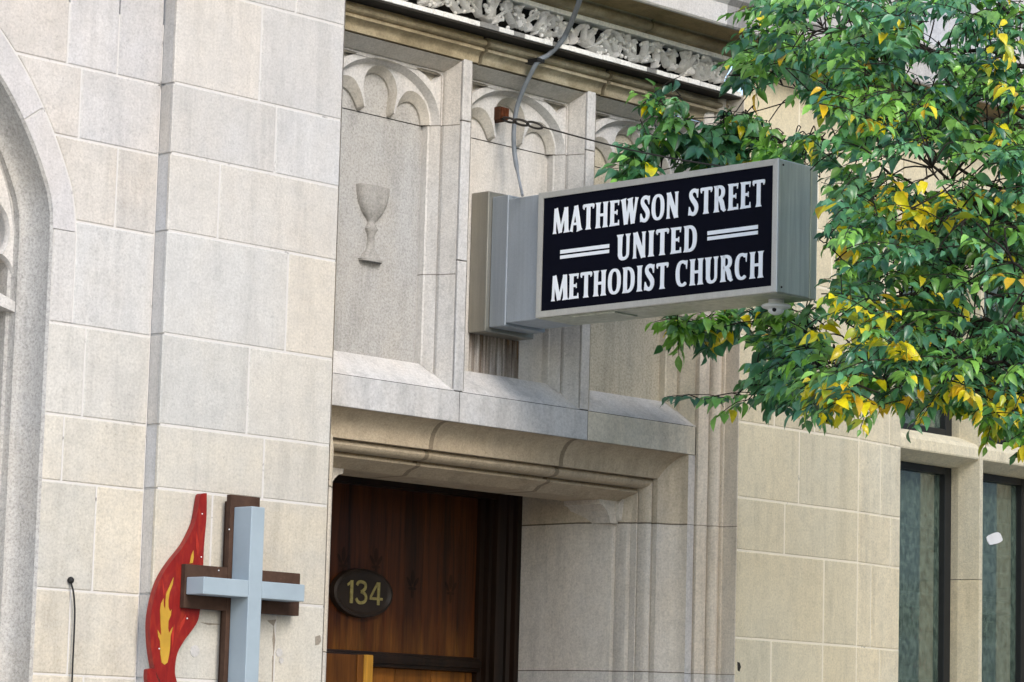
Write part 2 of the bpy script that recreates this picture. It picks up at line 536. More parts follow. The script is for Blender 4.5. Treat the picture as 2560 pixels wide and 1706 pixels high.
# voussoirs and quoin of the arch
ring_o = catmull(OUT, 6); ring_i = catmull([p for p in ARR[2:]], 6)
def atlen(path, t):
    L = [0]
    for a, b in zip(path, path[1:]): L.append(L[-1] + math.dist(a, b))
    s = t * L[-1]
    for i in range(len(path) - 1):
        if L[i + 1] >= s:
            k = (s - L[i]) / max(1e-9, L[i + 1] - L[i])
            return tuple(p + (q - p) * k for p, q in zip(path[i], path[i + 1]))
    return path[-1]
cuts = [0, .355, .70, 1.0]
for a, b in zip(cuts, cuts[1:]):
    t = shade(r_, .04); t = (t[0] * 1.03, t[1] * 1.0, t[2] * .99)
    rows = []
    for k in range(15):
        s = a + .003 + (b - a - .006) * k / 14
        o, i = atlen(ring_o, s), atlen(ring_i, s)
        d = Vector((o[0] - i[0], o[1] - i[1])).normalized()
        o2 = (o[0] - d.x * .005, o[1] - d.y * .005)
        rows.append([(i[0], YLW - .002, i[1]), (o2[0] - d.x * .006, YLW - .002, o2[1] - d.y * .006), (o2[0], YLW + .004, o2[1]), (o2[0], YLW + .02, o2[1])])
    mb.grid(rows, False, t)
block(mb, 9.285, 9.431, 2.091, 2.56, YLW, shade(r_, .03))
lw = mb.build("side_wall", MAT['pier'], church)
mb = MB()
rows = []
for k in range(60):
    s = k / 59
    i = atlen(catmull(ARR, 6), s)
    if i[1] < 4.3: rows.append([(i[0] + .001, YLW + .0045, i[1]), (9.93, YLW + .0045, i[1])])
mb.grid(rows)
mb.build("mortar_bed", MAT['mortar'], lw)
# moulded jamb and arch: profile (towards the opening, depth)
arr = catmull(ARR, 6)
def offset_path(path, u):
    out = []
    for i, p in enumerate(path):
        a, b = path[max(i - 1, 0)], path[min(i + 1, len(path) - 1)]
        d = Vector((b[0] - a[0], b[1] - a[1])).normalized()
        n = Vector((-d.y, d.x))          # to the left of travel = inside
        out.append((p[0] + n.x * u, p[1] + n.y * u))
    return out
prof = [(0, -.001), (.012, .012)] + [(.012 + .055 * (1 - math.cos(a)) , .012 + .145 * math.sin(a)) for a in [math.radians(x) for x in (15, 30, 45, 60, 75, 90)]]
prof += [(.087, .158), (.089, .185), (.094, .200), (.112, .205), (.114, .40)]
mb = MB()
rows = []
offs = [offset_path(arr, u) for u, v in prof]
for i in range(len(arr)):
    rows.append([(offs[k][i][0], YLW + prof[k][1], offs[k][i][1]) for k in range(len(prof))])
mb.grid(rows)
win = mb.build("arched_window", MAT['panel'], church, smooth=30)
# tracery: stone mullion bars and cusped curves in front of dark glass
mb = MB()
def bar(path, w, y0, y1, tint=(1, 1, 1)):
    L, R = offset_path(path, w / 2), offset_path(path, -w / 2)
    rows = []
    for i in range(len(path)):
        rows.append([(L[i][0], y1, L[i][1]), (L[i][0], y0 + .02, L[i][1]), (path[i][0], y0, path[i][1]), (R[i][0], y0 + .02, R[i][1]), (R[i][0], y1, R[i][1])])
    mb.grid(rows, False, tint)
def cpx(pts, y): return [(onY(a * .5485, b * .5485, y).x, onY(a * .5485, b * .5485, y).z) for a, b in pts]
YT = YLW + .195
mb.slab(cpx([(97, 1475), (97, 1300), (92, 1050), (64, 850), (24, 700), (-40, 560), (-200, 380), (-420, 230), (-420, 420), (-200, 620), (-70, 760), (-18, 890), (12, 945), (33, 985), (45, 1050), (35, 1110), (10, 1160), (40, 1190), (62, 1240), (72, 1300), (76, 1400), (76, 1475)], YT), YT, YT + .14)
rim = catmull(cpx([(-70, 760), (-18, 890), (12, 945), (33, 985), (45, 1050), (35, 1110), (10, 1160)], YT - .01), 4)
bar(rim, .018, YT - .012, YT + .02)
rim = catmull(cpx([(10, 1160), (40, 1190), (62, 1240), (72, 1300), (76, 1400), (76, 1475)], YT - .01), 4)
bar(rim, .018, YT - .012, YT + .02)
rim = catmull(cpx([(-200, 470), (-40, 640), (10, 760), (48, 900), (70, 1050), (80, 1200)], YT - .01), 4)
bar(rim, .014, YT - .010, YT + .02)
mb.slab(cpx([(-420, 1250), (0, 1335), (78, 1382), (78, 1428), (0, 1394), (-420, 1330)], YT - .03), YT - .03, YT + .12)
for xx in (8.84, 8.30): bar([(xx, GZ + .8), (xx, 2.9)], .07, YLW + .20, YLW + .33)
mb.build("tracery", MAT['portal'], win, smooth=30)
mb = MB(); mb.poly([(8.2, YLW + .30, .2), (9.16, YLW + .30, .2), (9.2, YLW + .30, 2.075), (8.2, YLW + .30, 2.075)])
mb.build("stone_infill", MAT['portal'], win)
mb = MB(); mb.poly([(8.2, YLW + .31, 2.07), (9.2, YLW + .31, 2.07), (9.2, YLW + .31, 2.46), (8.2, YLW + .31, 2.46)])
mb.build("brown_infill", MAT['soffit'], win)
mb = MB(); mb.poly([(8.2, YLW + .28, 2.44), (9.2, YLW + .28, 2.44), (9.2, YLW + .28, 3.7), (8.2, YLW + .28, 3.7)])
mb.build("stone_infill", MAT['panel'], win)
mb = MB(); mb.box(6.9, 8.28, YLW, 12.6, GZ, 4.335)
mb.build("side_wall", MAT['pier'], church)

# ---- moulded jambs framing the portal recess (plan profile pulled up the height)
def arc(cx, cy, r, a0, a1, n=8):
    return [(cx + r * math.cos(math.radians(a0 + (a1 - a0) * k / n)), cy + r * math.sin(math.radians(a0 + (a1 - a0) * k / n))) for k in range(n + 1)]
jp = [(14.2675, YP + .02), (14.270, YP + .02), (14.278, YP + .02), (14.279, YP - .012)]
jp += [(14.300, YP - .026), (14.348, YP - .032), (14.354, YP - .008)]
jp += [(14.366, YP - .006)] + [(14.40 + .034 * math.cos(math.radians(a)), YP - .035 - .040 * math.sin(math.radians(a))) for a in (170, 140, 110, 80, 50, 20)]
jp += [(14.436, YP - .055), (14.4385, YP - .074), (14.4515, YP - .074), (14.4525, YP - .066), (14.4535, 12.004), (14.4575, 12.0)]
def jamb(mirror):
    mb = MB()
    zs = [GZ, .57, .575, 1.46, 1.466, 2.72, 2.726, 4.12]
    rows = [[((XL + (XR - x) * .40) if mirror else x, y, z) for x, y in jp] for z in zs]
    for k, (a, b) in enumerate(zip(rows, rows[1:])):
        j = k % 2 == 1
        mb.grid([a, b], False, (.45, .43, .40) if j else shade(r_, .02))
    return mb.build("jamb_moulding", MAT['reveal'], church, smooth=30)
jamb(False); jamb(True)

# ---- portal: lintel band over the door, sills, mullions, panels
YPAN = 12.40
OX0, OX1, OZ = 11.25, 14.204, 1.884          # outer edge of the door moulding
mb = MB()
SILLZ = 2.06
jx = [OX0, 12.235, 13.30, OX1]
for a, b in zip(jx, jx[1:]):
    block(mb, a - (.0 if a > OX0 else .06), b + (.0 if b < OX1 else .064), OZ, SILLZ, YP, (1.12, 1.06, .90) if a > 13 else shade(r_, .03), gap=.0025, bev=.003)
for s in (0, 1):      # face beside the door
    for z0, z1 in ((GZ, -.3), (-.3, .57), (.57, 1.463), (1.463, OZ)):
        x0, x1 = (OX1, OX1 + .064) if s == 0 else (OX0 - .064, OX0)
        block(mb, x0, x1, z0, z1, YP, shade(r_, .03), gap=.0015, bev=.002)
lint = mb.build("lintel", MAT['portal'], church)
mb = MB(); mb.box(OX0 - .07, OX1 + .07, YP + .004, 12.7, OZ + .004, SILLZ - .004); mb.box(OX0 - .07, OX1 + .07, YPAN + .012, 12.7, SILLZ - .003, 4.1)
for q in (OX0 - .058, OX1 + .003): mb.box(q, q + .055, YP + .004, 12.7, GZ, OZ)
mb.build("joint_bed", MAT['soot'], lint)

# door moulding: (inset, depth); lintel and jamb part company on the inner splay
v_ = [0.0]
P_L, P_J = [(0, 0)], [(0, 0)]
for a in range(15, 91, 15):            # cavetto
    u = .136 * (1 - math.cos(math.radians(a))); v = .118 * math.sin(math.radians(a))
    P_L.append((u, v)); P_J.append((u * .92, v))
for q in ((.152, .119), (.153, .172)): P_L.append(q); P_J.append((q[0] * .92, q[1]))
for a in range(0, 181, 30):            # roll between two quirks
    u = .182 - .028 * math.cos(math.radians(a)); v = .172 - .034 * math.sin(math.radians(a)) + .016 * a / 180
    P_L.append((u, v)); P_J.append((u * .92, v))
for q in ((.211, .200), (.212, .242), (.225, .243), (.228, .214)): P_L.append(q); P_J.append((q[0] * .92, q[1]))
P_L += [(.240, .214), (.246, .226), (.262, .285), (.290, .325), (.292, .345), (.292, .45), (.292, .62), (.10, .625), (.10, .80), (.10, 1.03)]
P_J += [(.216, .216), (.218, .262), (.222, .262), (.240, .272), (.252, .300), (.256, .335), (.252, .352), (.275, .358), (.36, .57), (.36, 1.03)]
mb = MB()
xl = lambda u: OX0 + u
xr = lambda u: OX1 - u
NL = len(P_L)
rows = []
def jz(u): return OZ - u
for z in (GZ, -.3, -.296, .57, .576, 1.458, 1.467):
    rows.append([(xl(uj), YP + v, z) for (uj, v) in P_J])
rows.append([(xl(uj), YP + v, OZ - ul) for (ul, v), (uj, _) in zip(P_L, P_J)])
sx = [12.118, 12.152, 13.185, 13.220]
for x in sx: rows.append([(x, YP + v, OZ - ul) for (ul, v) in P_L])
rows.append([(xr(uj), YP + v, OZ - ul) for (ul, v), (uj, _) in zip(P_L, P_J)])
for z in (1.467, 1.458, .576, .57, -.296, -.3, GZ):
    rows.append([(xr(uj), YP + v, z) for (uj, v) in P_J])
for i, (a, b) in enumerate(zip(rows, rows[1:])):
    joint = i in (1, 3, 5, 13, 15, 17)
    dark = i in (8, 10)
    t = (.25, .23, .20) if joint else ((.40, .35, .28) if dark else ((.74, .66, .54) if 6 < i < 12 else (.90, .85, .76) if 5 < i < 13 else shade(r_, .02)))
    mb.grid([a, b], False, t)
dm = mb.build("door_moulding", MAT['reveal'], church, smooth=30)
# shouldered corbels in the top corners of the opening
for s in (1, -1):
    mb = MB()
    X = (lambda d: OX1 - .262 - d) if s > 0 else (lambda d: OX0 + .262 + d)
    zt = OZ - .288
    pts = [(X(-.14), zt), (X(.165), zt), (X(.160), zt - .030), (X(.13), zt - .036), (X(.095), zt - .065), (X(.072), zt - .10), (X(.062), zt - .137), (X(-.14), zt - .137)]
    mb.slab(pts, YP + .332, YP + .622)
    # little hood where the corbel meets the splay
    mb.slab([(X(.02), zt - .02), (X(-.035), zt + .03), (X(-.06), zt - .02), (X(-.035), zt - .10), (X(.005), zt - .125), (X(.018), zt - .08)], YP + .305, YP + .36)
    mb.build("corbel", MAT['reveal'], church)

# mullions and bay frames
STR = [(12.187, 12.257), (13.230, 13.300)]
BAYS = [(11.214, 12.187), (12.257, 13.230), (13.300, 14.273)]
ZT = 3.95                       # outer top of the bay frames
for a, b in STR:
    mb = MB()
    for z0, z1 in ((SILLZ, 2.8), (2.8, 3.60), (3.60, 4.02)):
        mb.box(a, b, YP - .001, YP + .12, z0 + .003, z1 - .003, shade(r_, .03), bev=.004)
    mb.build("mullion", MAT['portal'], church)
SPRING = 3.575
FP = [(0, .035), (.009, .036), (.011, .006), (.043, .102), (.045, .132), (.056, .134), (.059, .112), (.088, .172), (.098, .176), (.101, .22)]
for bi, (a, b) in enumerate(BAYS):
    c = (a + b) / 2
    # frame: splayed sides standing on a sloped sill, splayed head
    mb = MB()
    def side(x, s):
        lo = [(x + s * u, YP + v, SILLZ + .15 * min(1, v / .18)) for u, v in FP]
        jn = [[(x + s * u, YP + v, z) for u, v in FP] for z in (2.7165, 2.7225, 3.570, 3.576)]
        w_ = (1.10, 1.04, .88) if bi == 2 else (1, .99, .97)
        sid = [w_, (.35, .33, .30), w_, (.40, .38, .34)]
        for t, p, q in zip(sid, [lo] + jn, jn): mb.grid([p, q], False, t)
        lo = [(x + s * u, YP + v, 3.576) for u, v in FP[:7]]
        hi = [(x + s * u, YP + v, ZT - max(0, u - .005) * 1.65) for u, v in FP[:7]]
        mb.grid([lo, hi], False, shade(r_, .03))
    side(a, 1); side(b, -1)
    # head splay
    hr0 = [(a + u, YP + v, ZT - max(0, u - .005) * 1.65) for u, v in FP[:7]]
    hr1 = [(b - u, YP + v, ZT - max(0, u - .005) * 1.65) for u, v in FP[:7]]
    mb.grid([hr0, hr1], False, (.88, .86, .81))
    # sloped sill
    mb.grid([[(a, YP, SILLZ), (b, YP, SILLZ)], [(a, YP + .19, SILLZ + .155), (b, YP + .19, SILLZ + .155)], [(a, YPAN + .01, SILLZ + .158), (b, YPAN + .01, SILLZ + .158)]], False, (1.06, 1.06, 1.06))
    fr = mb.build("bay_frame", MAT['portal'], church)
    # panel
    mb = MB()
    for z0, z1 in ((SILLZ + .155, 3.571), (3.577, 3.90)):
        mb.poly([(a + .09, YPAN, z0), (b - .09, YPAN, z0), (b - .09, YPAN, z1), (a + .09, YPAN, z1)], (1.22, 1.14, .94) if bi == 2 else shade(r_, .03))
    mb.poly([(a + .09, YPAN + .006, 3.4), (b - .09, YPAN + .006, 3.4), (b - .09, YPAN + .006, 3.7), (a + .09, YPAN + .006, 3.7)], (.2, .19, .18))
    pan = mb.build("panel", MAT['panel'] if bi != 1 else MAT['portal'], church)
    # cusped head
    y0, y1, y2 = YP + .118, YP + .165, YPAN
    big = [(-.428, SPRING), (-.42, 3.63), (-.385, 3.715), (-.31, 3.785), (-.22, 3.835), (-.11, 3.866), (0, 3.876)]
    big = big + [(-x, z) for x, z in big[-2::-1]]
    big2 = [(-.405, SPRING), (-.398, 3.63), (-.364, 3.703), (-.294, 3.766), (-.21, 3.812), (-.105, 3.842), (0, 3.852)]
    big2 = big2 + [(-x, z) for x, z in big2[-2::-1]]
    lo = [(-.39, SPRING), (-.383, 3.635), (-.345, 3.705), (-.275, 3.745), (-.205, 3.738), (-.158, 3.690), (-.132, 3.640), (-.122, 3.602), (-.110, 3.601), (-.122, 3.66), (-.130, 3.73), (-.105, 3.795), (-.055, 3.835), (0, 3.846)]
    lo = lo + [(-x, z) for x, z in lo[-2::-1]]
    li = [(-.362, SPRING), (-.352, 3.625), (-.318, 3.674), (-.265, 3.694), (-.205, 3.676), (-.165, 3.636), (-.142, 3.600), (-.128, 3.585), (-.104, 3.584), (-.103, 3.63), (-.109, 3.71), (-.090, 3.765), (-.048, 3.800), (0, 3.810)]
    li = li + [(-x, z) for x, z in li[-2::-1]]
    B, B2, LO, LI = (catmull(p, 3) for p in (big, big2, lo, li))
    sh = lambda P: [(c + x, z) for x, z in P]
    B, B2, LO, LI = sh(B), sh(B2), sh(LO), sh(LI)
    mb = MB()
    zt = ZT - .04 * 1.65
    outer = [(b - .040, SPRING), (b - .040, zt), (a + .040, zt), (a + .040, SPRING)]
    eyes = []
    for s in (1, -1):
        e = catmull([(.225, 3.872), (.33, 3.876), (.425, 3.870), (.395, 3.838), (.362, 3.806), (.30, 3.843)], 2, True)
        eyes.append([(c + s * x, z) for x, z in e])
    mb.tess([B + outer] + eyes, lambda x, z: (x, y0, z))
    for e in eyes:
        ce = (sum(p[0] for p in e) / len(e), sum(p[1] for p in e) / len(e))
        e2 = [(ce[0] + (p[0] - ce[0]) * .86, ce[1] + (p[1] - ce[1]) * .80) for p in e]
        mb.grid([[(p[0], y0, p[1]) for p in e], [(p[0], y0 + .03, p[1]) for p in e2]], True)
        mb.tess([e2], lambda x, z: (x, y0 + .03, z), (.78, .76, .70))
    mb.grid([[(p[0], y0, p[1]) for p in B], [(p[0], y1, p[1]) for p in B2]])
    mb.tess([B2 + LO[::-1]], lambda x, z: (x, y1, z))
    mb.grid([[(p[0], y1, p[1]) for p in LO], [(p[0], y2 - .014, p[1]) for p in LI], [(p[0], y2 + .002, p[1]) for p in LI]], False, (.90, .87, .80))
    mb.build("cusped_head", MAT['portal'], pan, smooth=25)
    if bi == 0:      # chalice carved on the first panel
        cx = 11.71
        W = [(0.0, .080), (.012, .086), (.018, .070), (.035, .060), (.055, .040), (.075, .028), (.115, .024), (.15, .024), (.17, .034), (.186, .044), (.20, .034), (.215, .024), (.235, .030), (.25, .045), (.28, .075), (.33, .103), (.38, .116), (.425, .120)]
        W = [(2.742 + t, w) for t, w in W]
        mb = MB()
        rows = []
        for z, w in W:
            row = []
            for k in range(13):
                an = math.pi * k / 12
                row.append((cx - w * math.cos(an), YPAN - .055 * (w / .12) ** .5 * math.sin(an) ** .5 + .002, z))
            rows.append(row)
        mb.grid(rows)
        mb.poly([rows[-1][k] for k in range(13)])
        mb.build("chalice_carving", MAT['chalice'], pan, smooth=50)
    if bi == 1:      # rust and soot washed down from the bracket
        M = NT("rust_wash")
        c2 = M.ramp(M.noise(1, 4, .7, M.coords((26, 26, 5))), [(.3, (.045, .027, .014)), (.55, (.15, .09, .045)), (.75, (.30, .23, .14))])
        M.l(c2, M.b.inputs["Base Color"]); M.b.inputs["Roughness"].default_value = .9
        st_ = M.ramp(M.noise(1, 4, .65, M.coords((34, 34, 1.4), (5, 0, 0))), [(.40, 1.0), (.66, .12)])
        gx = M.n("ShaderNodeSeparateXYZ"); M.l(M.n("ShaderNodeNewGeometry").outputs["Position"], gx.inputs[0])
        mr_ = M.n("ShaderNodeMapRange"); M.l(gx.outputs[2], mr_.inputs[0])
        for k, v in zip((1, 2, 3, 4), (2.20, 2.44, .55, .98)): mr_.inputs[k].default_value = v
        ml = M.n("ShaderNodeMath", operation='MULTIPLY'); M.l(st_, ml.inputs[0]); M.l(mr_.outputs[0], ml.inputs[1])
        tb = M.n("ShaderNodeBsdfTransparent"); ms = M.n("ShaderNodeMixShader")
        M.l(ml.outputs[0], ms.inputs[0]); M.l(tb.outputs[0], ms.inputs[1]); M.l(M.b.outputs[0], ms.inputs[2])
        M.l(ms.outputs[0], M.nt.nodes["Material Output"].inputs[0])
        mb = MB(); mb.poly([(12.515, YPAN - .002, 2.222), (12.93, YPAN - .002, 2.222), (12.93, YPAN - .002, 2.442), (12.515, YPAN - .002, 2.442)])
        mb.build("rust_stain", M.m, pan)

# ---- mouldings under the frieze, the frieze and the cornice over everything
XA, XB = XL - .002, XR + .001
prof = [(YP + .03, ZT), (YP, ZT), (YP - .004, ZT + .012)] + [(YP - .004 - .034 * (1 - math.cos(math.radians(t))), ZT + .012 + .050 * math.sin(math.radians(t))) for t in (20, 45, 70, 90)]
prof += [(YP - .050, ZT + .062), (YP - .050, ZT + .078), (YP - .036, ZT + .079), (YP - .036, ZT + .086)] + [(YP - .038 - .034 * math.sin(math.radians(t)), ZT + .108 - .022 * math.cos(math.radians(t))) for t in (20, 60, 100, 140, 170)]
prof += [(YP - .040, ZT + .134), (YP - .040, ZT + .147)]
mb = MB()
segs = [XA, 12.30, 12.33, 13.34, 13.37, XB]
for i, (a, b) in enumerate(zip(segs, segs[1:])):
    if i % 2 == 1: continue
    mb.grid([[(a, y, z) for y, z in prof], [(b, y, z) for y, z in prof]], False, shade(r_, .08))
    for x in (a, b): mb.poly([(x, y, z) for y, z in prof] + [(x, YP + .03, ZT + .14)])
mb.build("head_moulding", MAT['cornice'], church, smooth=30)
mb = MB()
mb.box(XA, XB, 12.022, 12.5, ZT + .148, ZT + .1575)
mb.build("sooty_ledge", MAT['soot'], church)
# frieze
FZ0, FZ1 = 4.110, 4.335
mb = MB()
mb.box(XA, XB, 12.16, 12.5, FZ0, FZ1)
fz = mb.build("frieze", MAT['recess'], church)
mb = MB(); x = XA
while x < XB - .01:
    w = min(rnd.uniform(.03, .16), XB - x)
    k = rnd.choice([1.0, .95, 1.02, .85, .45, .28, .95, 1.0])
    yy = 12.016 + rnd.uniform(-.003, .003)
    mb.box(x, x + w - .002, yy, 12.11, FZ0 - .001, FZ0 + .030 + rnd.uniform(-.004, .002), (k, k, k * .99), bev=.003)
    x += w
mb.box(XA, XB, 12.02, 12.11, FZ1 - .022, FZ1 + .006, (1.05, 1.05, 1.03), bev=.004)
mb.build("fillet", MAT['carving'], fz)
# carved vine: winding stem, big curled leaves with ribs and rolled tips, berries
mb = MB()
vr = random.Random(5)
zc = (FZ0 + .03 + FZ1 - .02) / 2; hz = .085
ZLO, ZHI = FZ0 + .034, FZ1 - .026
def strap(path, w0, w1, ridge, tint):
    """a fleshy strap of leaf along a curling path: thin raised rim, hollow between, tapering to the tip"""
    P = catmull(path, 4); n = len(P); rows = []
    for i, p in enumerate(P):
        a, b = Vector(P[max(i - 1, 0)]), Vector(P[min(i + 1, n - 1)])
        d = (b - a).normalized(); s_ = Vector((-d.z, 0, d.x))
        if s_.length < .01: s_ = Vector((1, 0, 0))
        s_.normalize(); o = Vector((0, -1, 0))
        t = i / (n - 1)
        w = (w0 + (w1 - w0) * t) * (math.sin(math.pi * (.22 + .74 * t)) ** .7)
        c = Vector(p)
        rows.append([c + s_ * w * q + o * h for q, h in ((-1, -.030), (-1, 0), (-.66, ridge), (-.25, -ridge * .2), (0, ridge * .5), (.25, -ridge * .2), (.66, ridge), (1, 0), (1, -.030))])
    mb.grid(rows, False, tint)
    mb.poly(rows[-1], tint); mb.poly(rows[0], tint)
YV = 12.070
xx = XA + .03
stem = []
while xx < XB - .01:
    stem.append((xx, YV - .012 * math.sin(xx * 23), zc + .048 * math.sin((xx - XA) * 2 * math.pi / .42)))
    xx += .02
mb.tube(stem, .011, 6)
xx = XA + .05; kk = 0
while xx < XB - .05:
    ph = (xx - XA) * 2 * math.pi / .42
    zz = zc + .048 * math.sin(ph)
    sg = 1 if kk % 2 else -1
    for rep_ in range(vr.choice([1, 1, 2])):
        k = vr.uniform(.92, 1.06); tn = (k, k, k)
        dx = vr.choice([-1, 1]) * vr.uniform(.022, .06)
        zt_ = vr.uniform(.045, .09) * sg
        x0, z0 = xx + vr.uniform(-.02, .02), zz
        x3, z3 = x0 + dx, min(ZHI - .008, max(ZLO + .008, zc + zt_))
        bend = vr.uniform(-.035, .035)
        tipx = x3 - math.copysign(vr.uniform(.012, .03), dx); tipz = z3 - sg * vr.uniform(.010, .028)
        x3 = min(max(x3, XA + .02), XB - .02); tipx = min(max(tipx, XA + .02), XB - .02)
        path = [(x0, YV, z0), (x0 + dx * .35 + bend * .3, YV - vr.uniform(.012, .03), z0 + (z3 - z0) * .45), (x3, YV - vr.uniform(.02, .05), z3), (tipx, YV - vr.uniform(.03, .055), tipz)]
        strap(path, vr.uniform(.010, .0165), vr.uniform(.003, .006), vr.uniform(.014, .024), tn)
        sg = -sg if vr.random() < .5 else sg
    if vr.random() < .55:
        for _ in range(vr.choice([1, 2, 3])):
            mb.ball((xx + vr.uniform(-.03, .03), YV - .026, min(ZHI - .01, max(ZLO + .01, zc + vr.uniform(-.08, .08)))), vr.uniform(.010, .015), n=8, mth=6)
    if vr.random() < .22:
        cx, cz, r0 = xx + .03, zc + vr.uniform(-.05, .05), vr.uniform(.020, .028)
        s0 = vr.uniform(0, 6)
        mb.tube([(cx + r0 * (1 - .05 * q) * math.cos(s0 + q * .6), YV - .022, cz + r0 * (1 - .05 * q) * math.sin(s0 + q * .6)) for q in range(11)], .0075, 6)
    xx += vr.uniform(.026, .040); kk += 1
mb.build("vine_carving", MAT['carving'], fz, smooth=50)

# cornice along the whole front
CXA, CXB = 7.0, 22.0
cp = [(12.12, FZ1 + .006), (12.03, FZ1 + .006), (12.022, FZ1 + .012), (12.020, FZ1 + .018)]
cp += [(11.995 - .030 * math.sin(math.radians(t)), FZ1 + .048 - .030 * math.cos(math.radians(t))) for t in (0, 30, 60, 90, 120, 150)]
cp += [(11.975, FZ1 + .080), (11.965, FZ1 + .083)]
mb = MB()
cs = [CXA, 11.6, 13.55, 13.565, 15.4, 15.415, 17.3, 17.315, CXB]
for i, (a, b) in enumerate(zip(cs, cs[1:])):
    mb.grid([[(a, y, z) for y, z in cp], [(b, y, z) for y, z in cp]], False, (.4, .38, .34) if i in (2, 4, 6) else shade(r_, .08))
co = mb.build("cornice", MAT['cornice'], church, smooth=35)
mb = MB()
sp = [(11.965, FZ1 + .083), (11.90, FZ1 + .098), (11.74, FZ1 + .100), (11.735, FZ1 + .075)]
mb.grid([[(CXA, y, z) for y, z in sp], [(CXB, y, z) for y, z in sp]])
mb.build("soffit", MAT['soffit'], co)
mb = MB()
gp = [(11.735, FZ1 + .075), (11.700, FZ1 + .070), (11.692, FZ1 + .080), (11.690, FZ1 + .20), (11.66, FZ1 + .235), (11.655, FZ1 + .33), (11.66, FZ1 + .335), (12.1, FZ1 + .42)]
gs = [CXA, 13.90, 13.91, 14.02, 14.03, 14.16, 17.2, CXB]
for i, (a, b) in enumerate(zip(gs, gs[1:])):
    k = (1, 1, .55, .42, .5, .95, 1, 1)[i]
    mb.grid([[(a, y, z) for y, z in gp], [(b, y, z) for y, z in gp]], False, (k, k, k))
mb.build("gutter", MAT['portal'], co, smooth=20)
mb = MB()
uc = [FZ1 + .42, 5.4, 5.95, 6.45, 7.2]
ashlar(mb, CXA, CXB, 12.1, {}, uc, r_, gap=.004)
uw = mb.build("upper_wall", MAT['pier'], church)
mb = MB(); mb.box(CXA, CXB, 12.106, 12.6, FZ1 + .35, 7.2); mb.build("mortar_bed", MAT['mortar'], uw)

# ---- front wall right of the door and its mullioned window
mb = MB()
WX0 = 16.163
rj = {3: [15.1], 4: [14.803, 15.31], 5: [15.312], 6: [14.916], 7: [15.05], 8: [14.80, 15.2], 9: [15.05], 10: [14.86, 15.35], 11: [14.72, 15.2], 12: [15.0]}
def rcol(i, x): return (1, 1, 1)
ashlar(mb, XR + .004, 15.652, 12.0, rj, COURSES, r_, gap=.0045, a=.035, warm=.02)
def fys(x): return 12.0 + (x - 15.652) * .10
cj = {3: [15.9], 4: [15.926], 5: [15.815], 6: [16.043], 7: [15.917], 8: [16.02], 9: [15.9], 10: [15.95]}
ashlar(mb, 15.652, WX0, 12.0, cj, COURSES, r_, fy=fys, gap=.0035, a=.03, warm=.02, col=lambda i, x: (1.10, 1.10, 1.12))
block(mb, WX0, 19.4, 3.70, 4.335, 12.05, shade(r_, .03))
fw = mb.build("front_wall", MAT['tan'], church)
mb = MB()
mb.grid([[(XR + .006, 12.0032, GZ), (15.652, 12.0032, GZ), (WX0 - .004, 12.055, GZ), (WX0 - .004, 12.4, GZ)], [(XR + .006, 12.0032, 4.335), (15.652, 12.0032, 4.335), (WX0 - .004, 12.055, 4.335), (WX0 - .004, 12.4, 4.335)]])
mb.build("mortar_bed", MAT['tanmortar'], fw)
mb = MB()
pts = [(onY(a, b, 12).x, onY(a, b, 12).z) for a, b in ((1843, 1655), (1849, 1657), (1852, 1668), (1848, 1680), (1844, 1676))]
mb.slab(pts, 11.9985, 12.01)
mb.build("dark_scar", MAT['soot'], fw)

mb = MB(); mb.box(WX0, 19.4, 12.0, 12.4, -.75, -.6, bev=.01); 
window = mb.build("mullioned_window", MAT['tan'], church)
ZTR = 2.062
YW = 12.058
MUL = [17.057, 17.95, 18.85]
for mx in MUL:
    mb = MB()
    pr = [(mx - .060, 12.30), (mx - .058, 12.20), (mx - .020, YW + .015), (mx - .016, YW), (mx + .022, YW), (mx + .026, YW + .015), (mx + .058, 12.20), (mx + .060, 12.30)]
    for z0, z1 in ((-.6, 1.30), (1.304, 3.70)):
        mb.grid([[(x, y, z0) for x, y in pr], [(x, y, z1) for x, y in pr]], False, shade(r_, .04))
    mb.build("mullion", MAT['tan'], window)
mb = MB()
tp = [(12.30, ZTR - .016), (12.20, ZTR - .012), (YW + .006, ZTR + .040), (YW + .002, ZTR + .050), (YW + .004, ZTR + .112), (YW + .025, ZTR + .14), (12.20, ZTR + .19), (12.30, ZTR + .195)]
lim = [WX0 - .01] + [q for mx in MUL for q in (mx - .018, mx + .024)] + [19.4]
for a, b in zip(lim[0::2], lim[1::2]):
    mb.grid([[(a, y, z) for y, z in tp], [(b, y, z) for y, z in tp]], False, (1.12, 1.12, 1.12))
mb.build("transom", MAT['tan'], window)
edges = [WX0 - .05] + MUL + [19.4]
